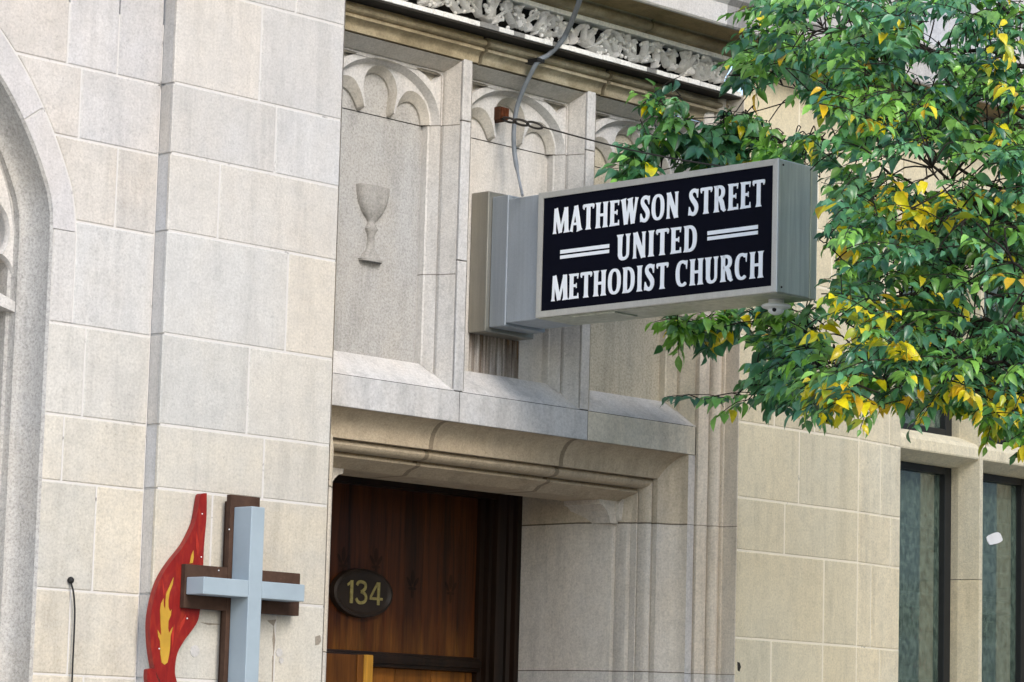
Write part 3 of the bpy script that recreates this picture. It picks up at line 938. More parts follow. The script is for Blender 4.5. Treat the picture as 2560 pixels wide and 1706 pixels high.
for a, b in zip(edges, edges[1:]):
    for z0, z1 in ((-.6, ZTR - .012), (ZTR + .192, 3.70)):
        mb = MB()
        x0, x1 = a + .058, b - .058
        for bx in ((x0, x0 + .035, z0, z1), (x1 - .075, x1, z0, z1), (x0 + .035, x1 - .075, z1 - .05, z1), (x0 + .035, x1 - .075, z0, z0 + .05)):
            mb.box(bx[0], bx[1], 12.255, 12.33, bx[2], bx[3], bev=.004)
        f = mb.build("light_frame", MAT['dark_metal'], window)
        mb = MB(); mb.box(x0 + .03, x1 - .07, 12.300, 12.306, z0 + .045, z1 - .045)
        mb.build("pane", MAT['glass'], f)
        mb = MB(); yb = 12.345
        xv = x0 + .05
        while xv < x1 - .08: mb.box(xv, xv + .005, yb, yb + .004, z0 + .04, z1 - .04); xv += .125
        zv = z0 + .12
        while zv < z1 - .06: mb.box(x0 + .03, x1 - .07, yb + .0045, yb + .009, zv, zv + .005); zv += .17
        for zs_ in (1.63, 1.50, 1.19, 1.10, .62):
            if z0 < zs_ < z1 - .1: mb.box(x0 + .03, x1 - .07, yb - .014, yb - .001, zs_, zs_ + .017, (1.6, 1.6, 1.5))  # leading, with pale bars added where reflected light lines should run
        mb.build("lead_reflection_grid", MAT['zinc'], f)
mb = MB()
mb.poly([(15.9, 14.0, -.8), (19.6, 14.0, -.8), (19.6, 14.0, 4.0), (15.9, 14.0, 4.0)])
mb.poly([(15.9, 12.6, 4.0), (19.6, 12.6, 4.0), (19.6, 14.0, 4.0), (15.9, 14.0, 4.0)])
mb.poly([(15.9, 12.34, -.8), (19.6, 12.34, -.8), (19.6, 14.0, -.8), (15.9, 14.0, -.8)])
mb.poly([(19.6, 12.34, -.8), (19.6, 14.0, -.8), (19.6, 14.0, 4.0), (19.6, 12.34, 4.0)])
mb.poly([(15.9, 12.34, -.8), (15.9, 14.0, -.8), (15.9, 14.0, 4.0), (15.9, 12.34, 4.0)])
mb.build("room", MAT['dark_room'], window)
mb = MB(); mb.box(19.4, 24, 12.0, 12.6, GZ, 4.335); mb.box(WX0, 19.4, 12.08, 12.6, GZ, -.75)
mb.build("front_wall", MAT['tan'], church)

# ---- the door
YD = 13.41
DX0, DX1 = OX0 + .36, OX1 - .36
mb = MB()
DM = DX0 + DX1
fx = [(DX1, YP + 1.03), (DX1 - .035, YP + 1.035), (DX1 - .038, YP + 1.07), (DX1 - .062, YP + 1.08), (DX1 - .064, YP + 1.10), (DX1 - .12, YP + 1.12), (DX1 - .122, YP + 1.16), (DX1 - .145, YP + 1.165), (DX1 - .15, YP + 1.20), (DX1 - .185, YP + 1.205), (DX1 - .19, YD + .01)]
mb.grid([[(x, y, GZ) for x, y in fx], [(x, y, 2.2) for x, y in fx]])
mb.grid([[(DM - x, y, GZ) for x, y in fx], [(DM - x, y, 2.2) for x, y in fx]])
mb.box(DX0 + .19, DX1 - .19, YD - .055, YD + .02, .553, .642, bev=.008)
mb.box(DX0 + .19, DX1 - .19, YD - .075, YD - .05, .575, .625, bev=.008)
mb.box(DX0, DX1, YD - .10, YD + .02, 1.62, 2.2)
door = mb.build("door", MAT['dark_wood'], church, smooth=30)
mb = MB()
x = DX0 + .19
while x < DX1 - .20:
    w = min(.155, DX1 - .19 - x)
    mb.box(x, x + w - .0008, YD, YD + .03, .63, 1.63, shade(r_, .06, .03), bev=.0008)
    x += w
M = NT("worn_shaded_door_oak")
g_ = M.noise(1.0, 6, .7, M.coords((22, 22, .9)), .6)
c1_ = M.ramp(g_, [(.32, (.011, .004, .0015)), (.52, (.070, .019, .004)), (.74, (.105, .030, .006))])
c1_ = M.mix(c1_, M.ramp(M.noise(1.0, 4, .7, M.coords((7, 7, .5), (2, 0, 0))), [(.35, .5), (.6, 1.1)]), .8)
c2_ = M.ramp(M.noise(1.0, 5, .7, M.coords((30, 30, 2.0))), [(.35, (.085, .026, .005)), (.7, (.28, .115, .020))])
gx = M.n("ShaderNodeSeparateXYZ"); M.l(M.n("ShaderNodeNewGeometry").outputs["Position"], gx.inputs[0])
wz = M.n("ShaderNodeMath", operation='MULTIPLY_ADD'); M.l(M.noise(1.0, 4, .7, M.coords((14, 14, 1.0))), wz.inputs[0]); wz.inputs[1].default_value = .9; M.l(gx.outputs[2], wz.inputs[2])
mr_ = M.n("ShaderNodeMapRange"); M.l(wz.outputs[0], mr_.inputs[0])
for k, v in zip((1, 2, 3, 4), (1.02, 1.34, .62, 0.0)): mr_.inputs[k].default_value = v  # worn streaks low down; the darkening toward the top is painted-in shade
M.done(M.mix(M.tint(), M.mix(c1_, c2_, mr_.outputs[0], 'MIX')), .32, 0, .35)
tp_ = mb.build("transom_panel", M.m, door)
mb = MB()                       # dark fleur-de-lis shapes on the boards
def fleur(cx, cz, s, y):
    for (ox, oz, rx, rz, rot) in ((0, .05, .016, .045, 0), (-.03, .02, .012, .035, .6), (.03, .02, .012, .035, -.6), (0, -.02, .035, .010, 0), (0, -.05, .011, .03, 0)):
        pts = [(cx + s * (ox + rx * math.cos(t) * math.cos(rot) - rz * math.sin(t) * math.sin(rot)), cz + s * (oz + rx * math.cos(t) * math.sin(rot) + rz * math.sin(t) * math.cos(rot))) for t in [2 * math.pi * k / 14 for k in range(14)]]
        mb.tess([pts], lambda X, Z: (X, y, Z)); y -= .0004
for fx_, fz_ in ((12.535, 1.155), (12.80, 1.165), (13.11, 1.055), (13.435, 1.045)):
    mb = MB(); fleur(fx_, fz_, 1.0, YD - .002)
    mb.build("fleur_mark", MAT['fleur'], tp_)
mb = MB()
x = DX0 + .19
while x < DX1 - .20:
    w = min(.30, DX1 - .19 - x)
    mb.box(x, x + w - .003, YD + .005, YD + .04, GZ, .553, shade(r_, .10, .03), bev=.004)
    x += w
mb.build("door_leaf", MAT['leaf_wood'], door)
mb = MB()
lf = onY(780 + 243 * .5395, 860 + 1440 * .5395, 13.28)
mb.box(DX0 + .03, lf.x - .055, 13.285, 13.33, GZ, lf.z - .004, (.45, .42, .4), bev=.004)
mb.box(lf.x - .053, lf.x - .002, 13.280, 13.33, GZ, lf.z - .002, (.62, .60, .58), bev=.004)
dl = mb.build("door_leaf", MAT['leaf_wood'], door)
mb = MB(); mb.box(lf.x, lf.x + .072, 13.276, 13.334, GZ, lf.z, bev=.006)
mb.build("edge_batten", MAT['bright_wood'], dl)
mb = MB(); mb.box(DX0 - .4, DX1 + .4, YD + .06, YD + .2, GZ, 2.3)
mb.build("backing", MAT['dark_room'], door)

# ------------------------------------------------------------------ street number plaque
pl = thing("number_plaque", "dark oval plaque with worn gold number 134 on the wooden door panel", "number plaque", (12.709, YD - .03, .85))
mb = MB()
def oval(cx, cz, a, b, n=48): return [(cx + a * math.cos(2 * math.pi * k / n), cz + b * math.sin(2 * math.pi * k / n)) for k in range(n)]
cx, cz = 12.672, .982
mb.grid([[(x, YD - .004, z) for x, z in oval(cx, cz, .245, .146)], [(x, YD - .04, z) for x, z in oval(cx, cz, .240, .142)], [(x, YD - .048, z) for x, z in oval(cx, cz, .222, .128)],
         [(x, YD - .036, z) for x, z in oval(cx, cz, .205, .115)], [(x, YD - .032, z) for x, z in oval(cx, cz, .195, .108)]], True)
mb.tess([oval(cx, cz, .195, .108)], lambda x, z: (x, YD - .032, z))
pb = mb.build("plaque_plate", MAT['plaque'], pl, smooth=30)
# ------------------------------------------------------------------ lettering strokes
def ribbon(mb, pts, ws, to3, depth, tint=None):
    """a stroke with its own width at every point, lifted by depth"""
    n = len(pts); L, R = [], []
    for i in range(n):
        a, b = Vector(pts[max(i - 1, 0)]), Vector(pts[min(i + 1, n - 1)])
        d = (b - a).normalized(); q = Vector((-d.y, d.x)); w = ws[i] / 2
        L.append((pts[i][0] + q.x * w, pts[i][1] + q.y * w)); R.append((pts[i][0] - q.x * w, pts[i][1] - q.y * w))
    f = [[to3(*p, depth) for p in L], [to3(*p, depth) for p in R]]
    bk = [[to3(*p, 0) for p in L], [to3(*p, 0) for p in R]]
    mb.grid(f, False, tint)
    mb.grid([f[0], bk[0]], False, tint); mb.grid([f[1], bk[1]], False, tint)
    for k in (0, -1): mb.poly([f[0][k], f[1][k], bk[1][k], bk[0][k]], tint)

S = .168
FL = [(0, 1.55), (.025, 1.42), (.08, 1.10), (.17, 1.0), (.83, 1.0), (.92, 1.10), (.975, 1.42), (1, 1.55)]
def st(x, s=S, z0=0, z1=1, f0=True, f1=True):
    return ([(x, z0 + (z1 - z0) * t) for t, _ in FL], [s * (1 if (t < .5 and not f0) or (t > .5 and not f1) else k) for t, k in FL])
def dg(xa, za, xb, zb, s, f0=False, f1=False):
    return ([(xa + (xb - xa) * t, za + (zb - za) * t) for t, _ in FL], [s * (1 if (t < .5 and not f0) or (t > .5 and not f1) else k) for t, k in FL])
def hb(x0, x1, z, s, e0=False, e1=False):
    return ([(x0, z), (x0 + .06, z), (x1 - .10, z), (x1 - .02, z), (x1, z)], [s * (2.0 if e0 else 1), s, s, s * (1.9 if e1 else 1), s * (2.3 if e1 else 1)])
def cur(cx, cz, rx, rz, a0, a1, wt, wh, n=18, e0=1, e1=1, sq=.82):
    P, W = [], []
    for k in range(n + 1):
        a = math.radians(a0 + (a1 - a0) * k / n)
        c, s = math.cos(a), math.sin(a)
        P.append((cx + rx * math.copysign(abs(c) ** sq, c), cz + rz * math.copysign(abs(s) ** sq, s)))
        w = wh + (wt - wh) * abs(c) ** 1.3
        if k == 0: w *= e0
        if k == n: w *= e1
        W.append(w)
    return (P, W)
H_ = .088
GL = {
 'M': (.74, [dg(.085, 0, .115, 1, .115, True, False), dg(.655, 0, .615, 1, .185, True, False), dg(.135, 1, .365, .02, .165), dg(.60, 1, .365, .02, .10)]),
 'A': (.56, [dg(.075, 0, .275, 1, .10, True), dg(.475, 0, .285, 1, .185, True), hb(.14, .42, .29, .09)]),
 'T': (.52, [st(.26, S, 0, 1, True, False), ([(.02, .84), (.025, .94), (.05, .945), (.26, .945), (.47, .945), (.495, .94), (.50, .84)], [.03, .07, .11, .11, .11, .07, .03]),
             ([(.045, .80), (.05, .995)], [.035, .09]), ([(.475, .80), (.47, .995)], [.035, .09])]),
 'H': (.60, [st(.13), st(.47), hb(.15, .45, .5, .10)]),
 'E': (.47, [st(.13), hb(.13, .43, .945, H_), hb(.13, .36, .52, .095), hb(.13, .44, .055, H_), ([(.405, .79), (.415, .995)], [.03, .07]), ([(.345, .42), (.345, .62)], [.035, .035]), ([(.425, .22), (.42, .005)], [.03, .08])]),
 'W': (.80, [dg(.10, 1, .235, 0, .175, True), dg(.40, .98, .255, 0, .10), dg(.41, 1, .55, 0, .175, True), dg(.72, 1, .57, 0, .10, True)]),
 'S': (.47, [(catmull([(.405, .72), (.385, .86), (.30, .945), (.20, .935), (.125, .86), (.125, .73), (.20, .60), (.29, .48), (.355, .36), (.365, .22), (.31, .09), (.22, .05), (.12, .09), (.075, .19), (.06, .32)], 3),
              [.035 + .0 * k if False else (.04 + .10 * min(1, k / 5)) if k < 6 else (.04 + .10 * min(1, (42 - k) / 5)) if k > 36 else .13 + .055 * math.exp(-((k - 21) / 7) ** 2) for k in range(43)]),
             ([(.41, .66), (.405, .985)], [.03, .085]), ([(.055, .34), (.06, .02)], [.03, .085])]),
 'O': (.58, [cur(.29, .5, .205, .448, 0, 360, S, .10, 36)]),
 'N': (.60, [dg(.115, 0, .115, 1, .11, True, True), dg(.485, 0, .485, 1, .11, True, True), dg(.125, .98, .475, .02, .185)]),
 'R': (.56, [st(.13), cur(.20, .74, .215, .215, 90, -90, S * .95, .095, 16), hb(.12, .24, .955, .09), hb(.12, .24, .525, .09), dg(.30, .50, .455, 0, .175, False, True) if False else ([(.28, .52), (.36, .36), (.42, .12), (.475, .04), (.54, .05)], [.17, .18, .185, .12, .05])]),
 'U': (.57, [([(.125, 1), (.125, .97), (.125, .88), (.125, .28)], [.30, .28, .20, S]), ([(.455, 1), (.455, .97), (.455, .88), (.455, .28)], [.22, .20, .13, .115]),
             ([(.125, .29), (.130, .20), (.165, .10), (.22, .058), (.29, .048), (.36, .062), (.425, .12), (.452, .20), (.455, .29)], [S, .182, .16, .125, .105, .105, .112, .115, .115])]),
 'I': (.27, [st(.135)]),
 'D': (.57, [st(.13), cur(.22, .5, .245, .448, 90, -90, S, .10, 22), hb(.12, .26, .948, .10), hb(.12, .26, .052, .10)]),
 'C': (.53, [cur(.29, .5, .205, .448, 48, 312, S, .10, 30, .5, .5), ([(.465, .66), (.46, .985)], [.03, .085])]),
}
def word_line(txt, space=.26, track=.055):
    out, x = [], 0
    for ch in txt:
        if ch == ' ': x += space; continue
        w, strokes = GL[ch]
        out.append((x, strokes)); x += w + track - .055 + .062
    return out, x - .062
def put_line(mb, txt, a, b, z0, z1, to3, base=.004, space=.26):
    """lay a line of lettering between along-coordinates a..b and heights z0..z1"""
    out, W = word_line(txt, space)
    k = 0
    for x, strokes in out:
        for P, Wd in strokes:
            sx = (b - a) / W; sz = (z1 - z0)
            iso = abs(sz)
            # widths follow the horizontal scale for stems
            pts = [(a + (x + p[0]) * sx, z0 + p[1] * sz) for p in P]
            ws = [w * (abs(sx) * .75 + iso * .25) for w in Wd]
            ribbon(mb, pts, ws, to3, base + .00025 * (k % 9))
            k += 1

# ------------------------------------------------------------------ projecting sign
XS = 12.503
SY0, SY1, SZ0, SZ1, SXW = 10.140, 11.871, 2.484, 3.195, .335
sign = thing("church_sign", "aluminium box sign with white church name on black, projecting over the doorway", "sign", (XS + .17, 12.39, 2.43))
mb = MB()
mb.box(XS + .012, XS + SXW - .06, SY0, SY1, SZ0, SZ1, bev=.006)
cab = mb.build("cabinet", MAT['alu_end'], sign)
mb = MB(); mb.box(XS + SXW - .056, XS + SXW, SY0 - .002, SY1, SZ0 - .003, SZ1 + .002, (.96, .95, .88), bev=.006)
mb.build("rear_retainer", MAT['alu_end'], cab)
# mitred retainer frame round the face
PY0, PY1, PZ0, PZ1 = 10.176, 11.832, 2.519, 3.161
mb = MB()
oc = [(SY0, SZ0), (SY1, SZ0), (SY1, SZ1), (SY0, SZ1)]
ic = [(PY0, PZ0), (PY1, PZ0), (PY1, PZ1), (PY0, PZ1)]
for i in range(4):
    j = (i + 1) % 4
    t = (1.0, .97, .97, 1.0)[i] if i != 2 else .9
    rows = [[(XS + .014, *oc[i]), (XS + .014, *oc[j])], [(XS + .002, *oc[i]), (XS + .002, *oc[j])]]
    mid_i = [o + (q - o) * .12 for o, q in zip(oc[i], ic[i])]; mid_j = [o + (q - o) * .12 for o, q in zip(oc[j], ic[j])]
    rows += [[(XS, *mid_i), (XS, *mid_j)], [(XS, *ic[i]), (XS, *ic[j])], [(XS + .010, *ic[i]), (XS + .010, *ic[j])]]
    mb.grid(rows, False, (t, t, t))
for y, z in ((SY0 + .02, SZ0 + .015), (SY0 + .02, SZ1 - .015)):
    pass
mb.build("retainer_frame", MAT['trim'], sign)
mb = MB(); mb.box(XS + .006, XS + .0115, PY0 - .002, PY1 + .002, PZ0 - .002, PZ1 + .002)
face = mb.build("face_panel", MAT['black_panel'], sign)
to3s = lambda y, z, d: (XS + .006 - d, y, z)
for txt, a, b, z0, z1 in (("MATHEWSON STREET", 11.757, 10.232, 2.950, 3.093), ("UNITED", 11.270, 10.692, 2.754, 2.897), ("METHODIST CHURCH", 11.757, 10.231, 2.569, 2.711)):
    mb = MB(); put_line(mb, txt, a, b, z0, z1, to3s, .0025, .34 if txt[0:2] == 'MA' else .26)
    mb.build("lettering", MAT['white_letter'], face)
for (a, b) in ((11.695, 11.328), (10.622, 10.275)):
    mb = MB()
    for z0, z1 in ((2.832, 2.853), (2.803, 2.822)):
        mb.box(XS + .003, XS + .0055, b, a, z0, z1)
    mb.build("rule_bars", MAT['white_letter'], face)
# stepped bracket back to the wall
mb = MB(); mb.box(XS - .002, XS + .405, 12.262, 12.398, 2.440, 3.252, (.50, .49, .46), bev=.006)
mb.build("wall_plate", MAT['alu'], sign)
mb = MB(); mb.box(XS + .030, XS + .365, 12.135, 12.262, 2.465, 3.220, (.85, .85, .85), bev=.006)
mb.build("bracket_step", MAT['zinc'], sign)
mb = MB(); mb.box(XS + .034, XS + .345, 11.868, 12.135, 2.482, 3.196, bev=.005)
mb.build("bracket_box", MAT['zinc'], sign)
for y, z in ((SY0 - .003, SZ1 - .03), (SY0 - .003, SZ0 + .03)):
    mb = MB(); mb.ball((XS + .04, y + .002, z), .006, n=8, mth=5)
    mb.build("screw", MAT['dark_wire'], sign)
mb = MB()      # drip lip and weep tabs under the box
mb.box(XS + .03, XS + .22, 11.30, 11.62, SZ0 - .012, SZ0 - .001, bev=.002)
mb.box(XS + .02, XS + SXW - .02, SY0 + .01, SY1 - .01, SZ0 - .004, SZ0 - .0005)
mb.build("bottom_lip", MAT['alu_end'], sign)

# ------------------------------------------------------------------ small dome camera under the sign
kc = (12.70, 10.30, SZ0 - .004)
kam = thing("dome_camera", "small white dome security camera hanging under the outer end of the sign", "security camera", kc)
mb = MB()
def lathe(mb, c, prof, n=24):
    mb.grid([[(c[0] + r * math.cos(2 * math.pi * k / n), c[1] + r * math.sin(2 * math.pi * k / n), c[2] + z) for k in range(n)] for r, z in prof], True)
lathe(mb, kc, [(.042, 0), (.042, -.022), (.074, -.027), (.080, -.035), (.074, -.043), (.050, -.050), (.043, -.055)])
kb = mb.build("base_ring", MAT['white_plastic'], kam, smooth=35)
mb = MB(); lathe(mb, kc, [(.043, -.053), (.041, -.064), (.030, -.075), (.016, -.081), (.001, -.083)])
mb.build("dome", MAT['white_plastic'], kam, smooth=60)
mb = MB(); mb.ball((kc[0] - .037, kc[1] - .018, kc[2] - .058), .012, n=10, mth=7)
mb.build("lens", MAT['black_rubber'], kam, smooth=60)

# ------------------------------------------------------------------ cable feeding the sign, guy wire, loose black cable
mb = MB()
pp = [onY(1452, -20, 11.60), onY(1446, 10, 11.66), onY(1421, 73, 11.93), onY(1399, 110, 12.0), onY(1370, 138, 12.06), onY(1345, 154, 12.07)]
pp += [onY(1323, 193, 12.14), onY(1305, 232, 12.20), onY(1290, 280, 12.25), onY(1284, 347, 12.27), onY(1291, 415, 12.24)]
r0_ = ray(1306, 489); e = r0_ * (3.197 / r0_.z); pp += [e]
mb.tube(catmull([tuple(p) for p in pp], 5), [.0155] * 26 + [.014] * 25 + [.0085] * (len(catmull([tuple(p) for p in pp], 5)) - 51), 10)
fc = tag(mb.build("feed_cable", MAT['grey_cable'], None, smooth=60), "grey electrical cable curving down over the frieze into the sign bracket", "cable")
mb = MB(); q = onY(1347, 152, 12.07); mb.box(q.x - .03, q.x + .03, q.y - .02, q.y + .10, q.z - .012, q.z + .012, bev=.004)
mb.build("clip", MAT['black_rubber'], fc)

A = Vector((12.632, 12.345, 3.712)); B_ = Vector((XS + .26, 10.45, SZ1 + .002))
gw = thing("guy_wire", "thin guy wire with hooks and turnbuckle running from rusty wall anchor to sign", "wire", (12.64, 12.39, 3.70))
mb = MB(); mb.box(12.612, 12.685, 12.30, 12.402, 3.690, 3.772, bev=.008)
for k in range(5): mb.box(12.618 + k * .013, 12.625 + k * .013, 12.288, 12.30, 3.70 + .008 * (k % 2), 3.765, (1.6, 1.2, .9))
mb.build("wall_anchor", MAT['rust'], gw)
d = (B_ - A).normalized()
mb = MB()
s = d.orthogonal().normalized(); t2 = d.cross(s)
def loop(c, L, W, rad):
    mb.tube([c + d * (L * math.cos(2 * math.pi * k / 16)) + t2 * (W * math.sin(2 * math.pi * k / 16)) for k in range(17)], rad, 6)
loop(A + d * .10, .050, .017, .007); loop(A + d * .195, .055, .020, .008); loop(A + d * .30, .060, .022, .007)
mb.tube([A - d * .04, A + d * .06], .008, 6)
mb.build("turnbuckle", MAT['dark_wire'], gw, smooth=60)
mb = MB(); mb.tube([A + d * (.35 + ((B_ - A).length - .35) * k / 12) - Vector((0, 0, .03 * math.sin(math.pi * k / 12))) for k in range(13)], .0052, 6)
mb.build("wire_strand", MAT['dark_wire'], gw)

mb = MB()
pts = [onY(177, 1451, 12.10), onY(179, 1462, 12.075), onY(184, 1484, 12.07), onY(187, 1532, 12.068), onY(184, 1615, 12.068), onY(180, 1706, 12.068)]
pts += [Vector((pts[-1].x + .01, 12.07, -.4)), Vector((pts[-1].x, 12.07, -1.2)), Vector((pts[-1].x + .06, 12.05, GZ + .01))]
mb.tube(catmull([tuple(p) for p in pts], 5), .0046, 8)
p0 = onY(177, 1451, 12.082); mb.ball(p0, .017, n=12, mth=8)
tag(mb.build("loose_cable", MAT['black_rubber'], None, smooth=60), "thin black cable hanging from a hole in the left wall", "cable")

# ------------------------------------------------------------------ cross and flame emblem on the pier
c8 = lambda x, y: (340 + x * 460 / 1425, 1200 + y * 460 / 1425)
emb = thing("cross_and_flame_emblem", "pale blue cross on brown boards with a red flame, fixed to the pier", "emblem", (10.45, 11.99, GZ + .9))
YF = 11.955
flame = [(494, 140), (505, 112), (520, 105), (540, 107), (549, 120), (546, 300), (535, 420), (527, 520), (522, 640), (520, 760), (515, 900), (497, 1000), (480, 1090), (430, 1170), (370, 1250), (322, 1340), (305, 1430), (303, 1500), (318, 1568), (345, 1660), (380, 1740), (330, 1725), (260, 1660), (195, 1570), (152, 1480), (128, 1380), (113, 1250), (110, 1100), (130, 960), (165, 830), (215, 720), (290, 610), (370, 510), (430, 400), (468, 300)]
def flat(pts, y): return [(onY(*c8(*p), y).x, onY(*c8(*p), y).z) for p in pts]
fp = catmull(flat(flame, YF), 3, True)
mb = MB(); mb.slab(fp, YF, 11.992, (1, 1, 1), (1.0, .9, .95))
fl = mb.build("flame", MAT['red_paint'], emb)
mb = MB()
f2 = [(88, 1480), (100, 1465), (146, 1461), (152, 1480), (162, 1530), (195, 1590), (262, 1690), (345, 1790), (250, 1760), (160, 1690), (105, 1620), (88, 1560)]
mb.slab(catmull(flat(f2, YF - .03), 3, True), YF - .03, YF - .002)
mb.build("flame", MAT['red_paint'], emb)
yel = [(292, 755), (285, 810), (262, 870), (252, 930), (252, 985), (265, 1022), (276, 1005), (270, 1050), (252, 1095), (250, 1150), (257, 1188), (287, 1138), (268, 1210), (265, 1290), (258, 1350), (245, 1415), (222, 1432), (200, 1415), (190, 1350), (188, 1250), (174, 1215), (169, 1163), (196, 1208), (192, 1120), (188, 1010), (195, 960), (215, 918), (215, 975), (227, 1002), (229, 940), (235, 880), (260, 825)]
mb = MB(); mb.slab(flat(yel, YF - .003), YF - .003, YF + .002)
mb.build("flame_decal", MAT['yellow_paint'], fl); mb = MB()
mb.slab(flat([(445, 548), (448, 600), (440, 645), (418, 648), (428, 590)], YF - .003), YF - .003, YF + .002)
mb.build("flame_decal", MAT['yellow_paint'], fl)
mb = MB()
MS = NT("bright_red_streak"); MS.done(MS.mix((.36, .03, .018), MS.ramp(MS.noise(20), [(.3, .8), (.7, 1.1)])), .45)
for q in ([(470, 400), (490, 520), (480, 600), (465, 520)], [(205, 770), (222, 860), (215, 900), (208, 850)], [(390, 1040), (375, 1110), (330, 1190), (350, 1110)], [(275, 1180), (300, 1120), (290, 1250), (280, 1300)]):
    mb = MB(); mb.slab(flat(q, YF - .002), YF - .002, YF + .002)
    mb.build("flame_streak", MS.m, fl)
mb = MB()
for px, py in ((513, 264), (506, 598), (180, 1308), (396, 1074), (722, 384), (640, 702)):
    p = onY(*c8(px, py), YF - .003 if px < 600 else 11.918); mb = MB(); mb.ball(p, .0038, n=8, mth=5)
    mb.build("screw", MAT['white_plastic'], emb)
YB = 11.92
b0 = 10.350; b1 = 10.548; bt = 1.320; al = 10.070; ar = 10.845; at_, ab = .950, .731
mb = MB()
mb.box(b0, b1, YB, YB + .033, GZ + .75, bt, bev=.003)
mb.box(al, b0 - .001, YB + .001, YB + .034, ab, at_, bev=.003)
mb.box(b1 + .001, ar, YB + .001, YB + .034, ab, at_, bev=.003)
mb.box(b0 + .03, b1 - .03, YB + .034, 12.0, GZ + .78, bt - .03)
mb.build("backing_board", MAT['brown_board'], emb)
YC = 11.785
mb = MB()
k_ = YC / 11.8
x0, x1 = 10.387 * k_, 10.477 * k_; zt, at2, ab2 = 1.257, .884, .798
xa0, xa1 = 10.090 * k_, 10.770 * k_
mb.box(x0, x1, YC, YB - .001, GZ + .75, zt, bev=.004)
mb.box(xa0, x0 - .0005, YC + .001, YB - .002, ab2, at2, bev=.004)
mb.box(x1 + .0005, xa1, YC + .001, YB - .002, ab2, at2, bev=.004)
mb.build("cross", MAT['cross_blue'], emb)

# ------------------------------------------------------------------ things at the window
mb = MB()
q = [(2466, 1344), (2478, 1336), (2492, 1331), (2500, 1334), (2505, 1345), (2506, 1352), (2496, 1358), (2480, 1362), (2472, 1360)]
pts = [(onY(a, b, 12.2975).x, onY(a, b, 12.2975).z) for a, b in q]
mb.slab(catmull(pts, 2, True), 12.2965, 12.2995)
tag(mb.build("sticker", MAT['white_plastic']), "small white rounded sticker stuck askew on the window pane by the mullion", "sticker")
fp_ = onY(2275, 1600, 12.55)
plant = thing("flowering_plant", "red flowering plant standing inside behind the window glass", "plant", (fp_.x, 12.62, -.5))
mb = MB(); mr = random.Random(3)
fpos = [(2282, 1533), (2293, 1585), (2314, 1662), (2290, 1668), (2300, 1560), (2270, 1640)]
base = Vector((fp_.x + .02, 12.62, -.35))
for px, py in fpos:
    p = onY(px, py, 12.34)
    mid = (base + p) / 2 + Vector((mr.uniform(-.05, .05), mr.uniform(-.04, .04), .12))
    mb.tube(catmull([tuple(base), tuple(mid), tuple(p)], 4), .005, 5)
    for k in range(3):
        t = mr.uniform(.4, .85); q0 = base.lerp(p, t); dd = Vector((mr.uniform(-1, 1), mr.uniform(-.5, .5), mr.uniform(-.2, .6))).normalized()
        sd = dd.cross(Vector((0, 1, 0))).normalized() * .016
        mb.poly([q0, q0 + dd * .05 + sd, q0 + dd * .11, q0 + dd * .05 - sd])
M = NT("plant_green"); M.done(M.mix((.10, .20, .05), M.ramp(M.noise(12), [(.3, .7), (.7, 1.2)])), .6)
mb.build("stem", M.m, plant)
M = NT("red_petal"); M.done(M.mix((.70, .06, .06), M.ramp(M.noise(25), [(.3, .8), (.7, 1.2)])), .6)
for px, py in fpos[:4]:
    mb = MB(); p = onY(px, py, 12.333)
    for k in range(6):
        a = 2 * math.pi * k / 6 + mr.random(); L = mr.uniform(.04, .075)
        dd = Vector((math.cos(a), -.25, math.sin(a))); sd = Vector((-math.sin(a), 0, math.cos(a))) * .018
        mb.poly([p, p + dd * L * .6 + sd, p + dd * L, p + dd * L * .6 - sd])
    mb.build("flower", M.m, plant)
mb = MB(); lathe(mb, (fp_.x + .02, 12.62, -.6), [(.001, 0), (.08, 0), (.11, .16), (.12, .24), (.125, .25), (.11, .25), (.10, .22), (.001, .22)])
mb.build("pot", MAT['rust'], plant, smooth=30)

# ------------------------------------------------------------------ the street tree reaching in from the right
tree = thing("street_tree", "broadleaf street tree with glossy green leaves, some turned yellow, beside the sign", "tree", (13.55, 8.05, GZ))
tr = random.Random(11)
TB = Vector((13.55, 8.05, GZ))
def near(px): return 2.05 * max(0, min(1, (px - 1900) / 230))
def P3(px, py, y): return onY(px, py, y)
trunk = catmull([tuple(TB), (13.53, 8.06, .2), (13.6, 8.0, 1.8), (13.5, 8.05, 3.2), (13.56, 8.1, 4.6), (13.45, 8.05, 6.0)], 4)
mb = MB(); n = len(trunk)
mb.tube(trunk, [.15 - .085 * i / n + (.05 if i == 0 else 0) for i in range(n)], 12)
mb.build("trunk", MAT['bark'], tree, smooth=60)
def tp(z):
    for a, b in zip(trunk, trunk[1:]):
        if a[2] <= z <= b[2]:
            k = (z - a[2]) / (b[2] - a[2]); return Vector(a).lerp(Vector(b), k)
    return Vector(trunk[-1])
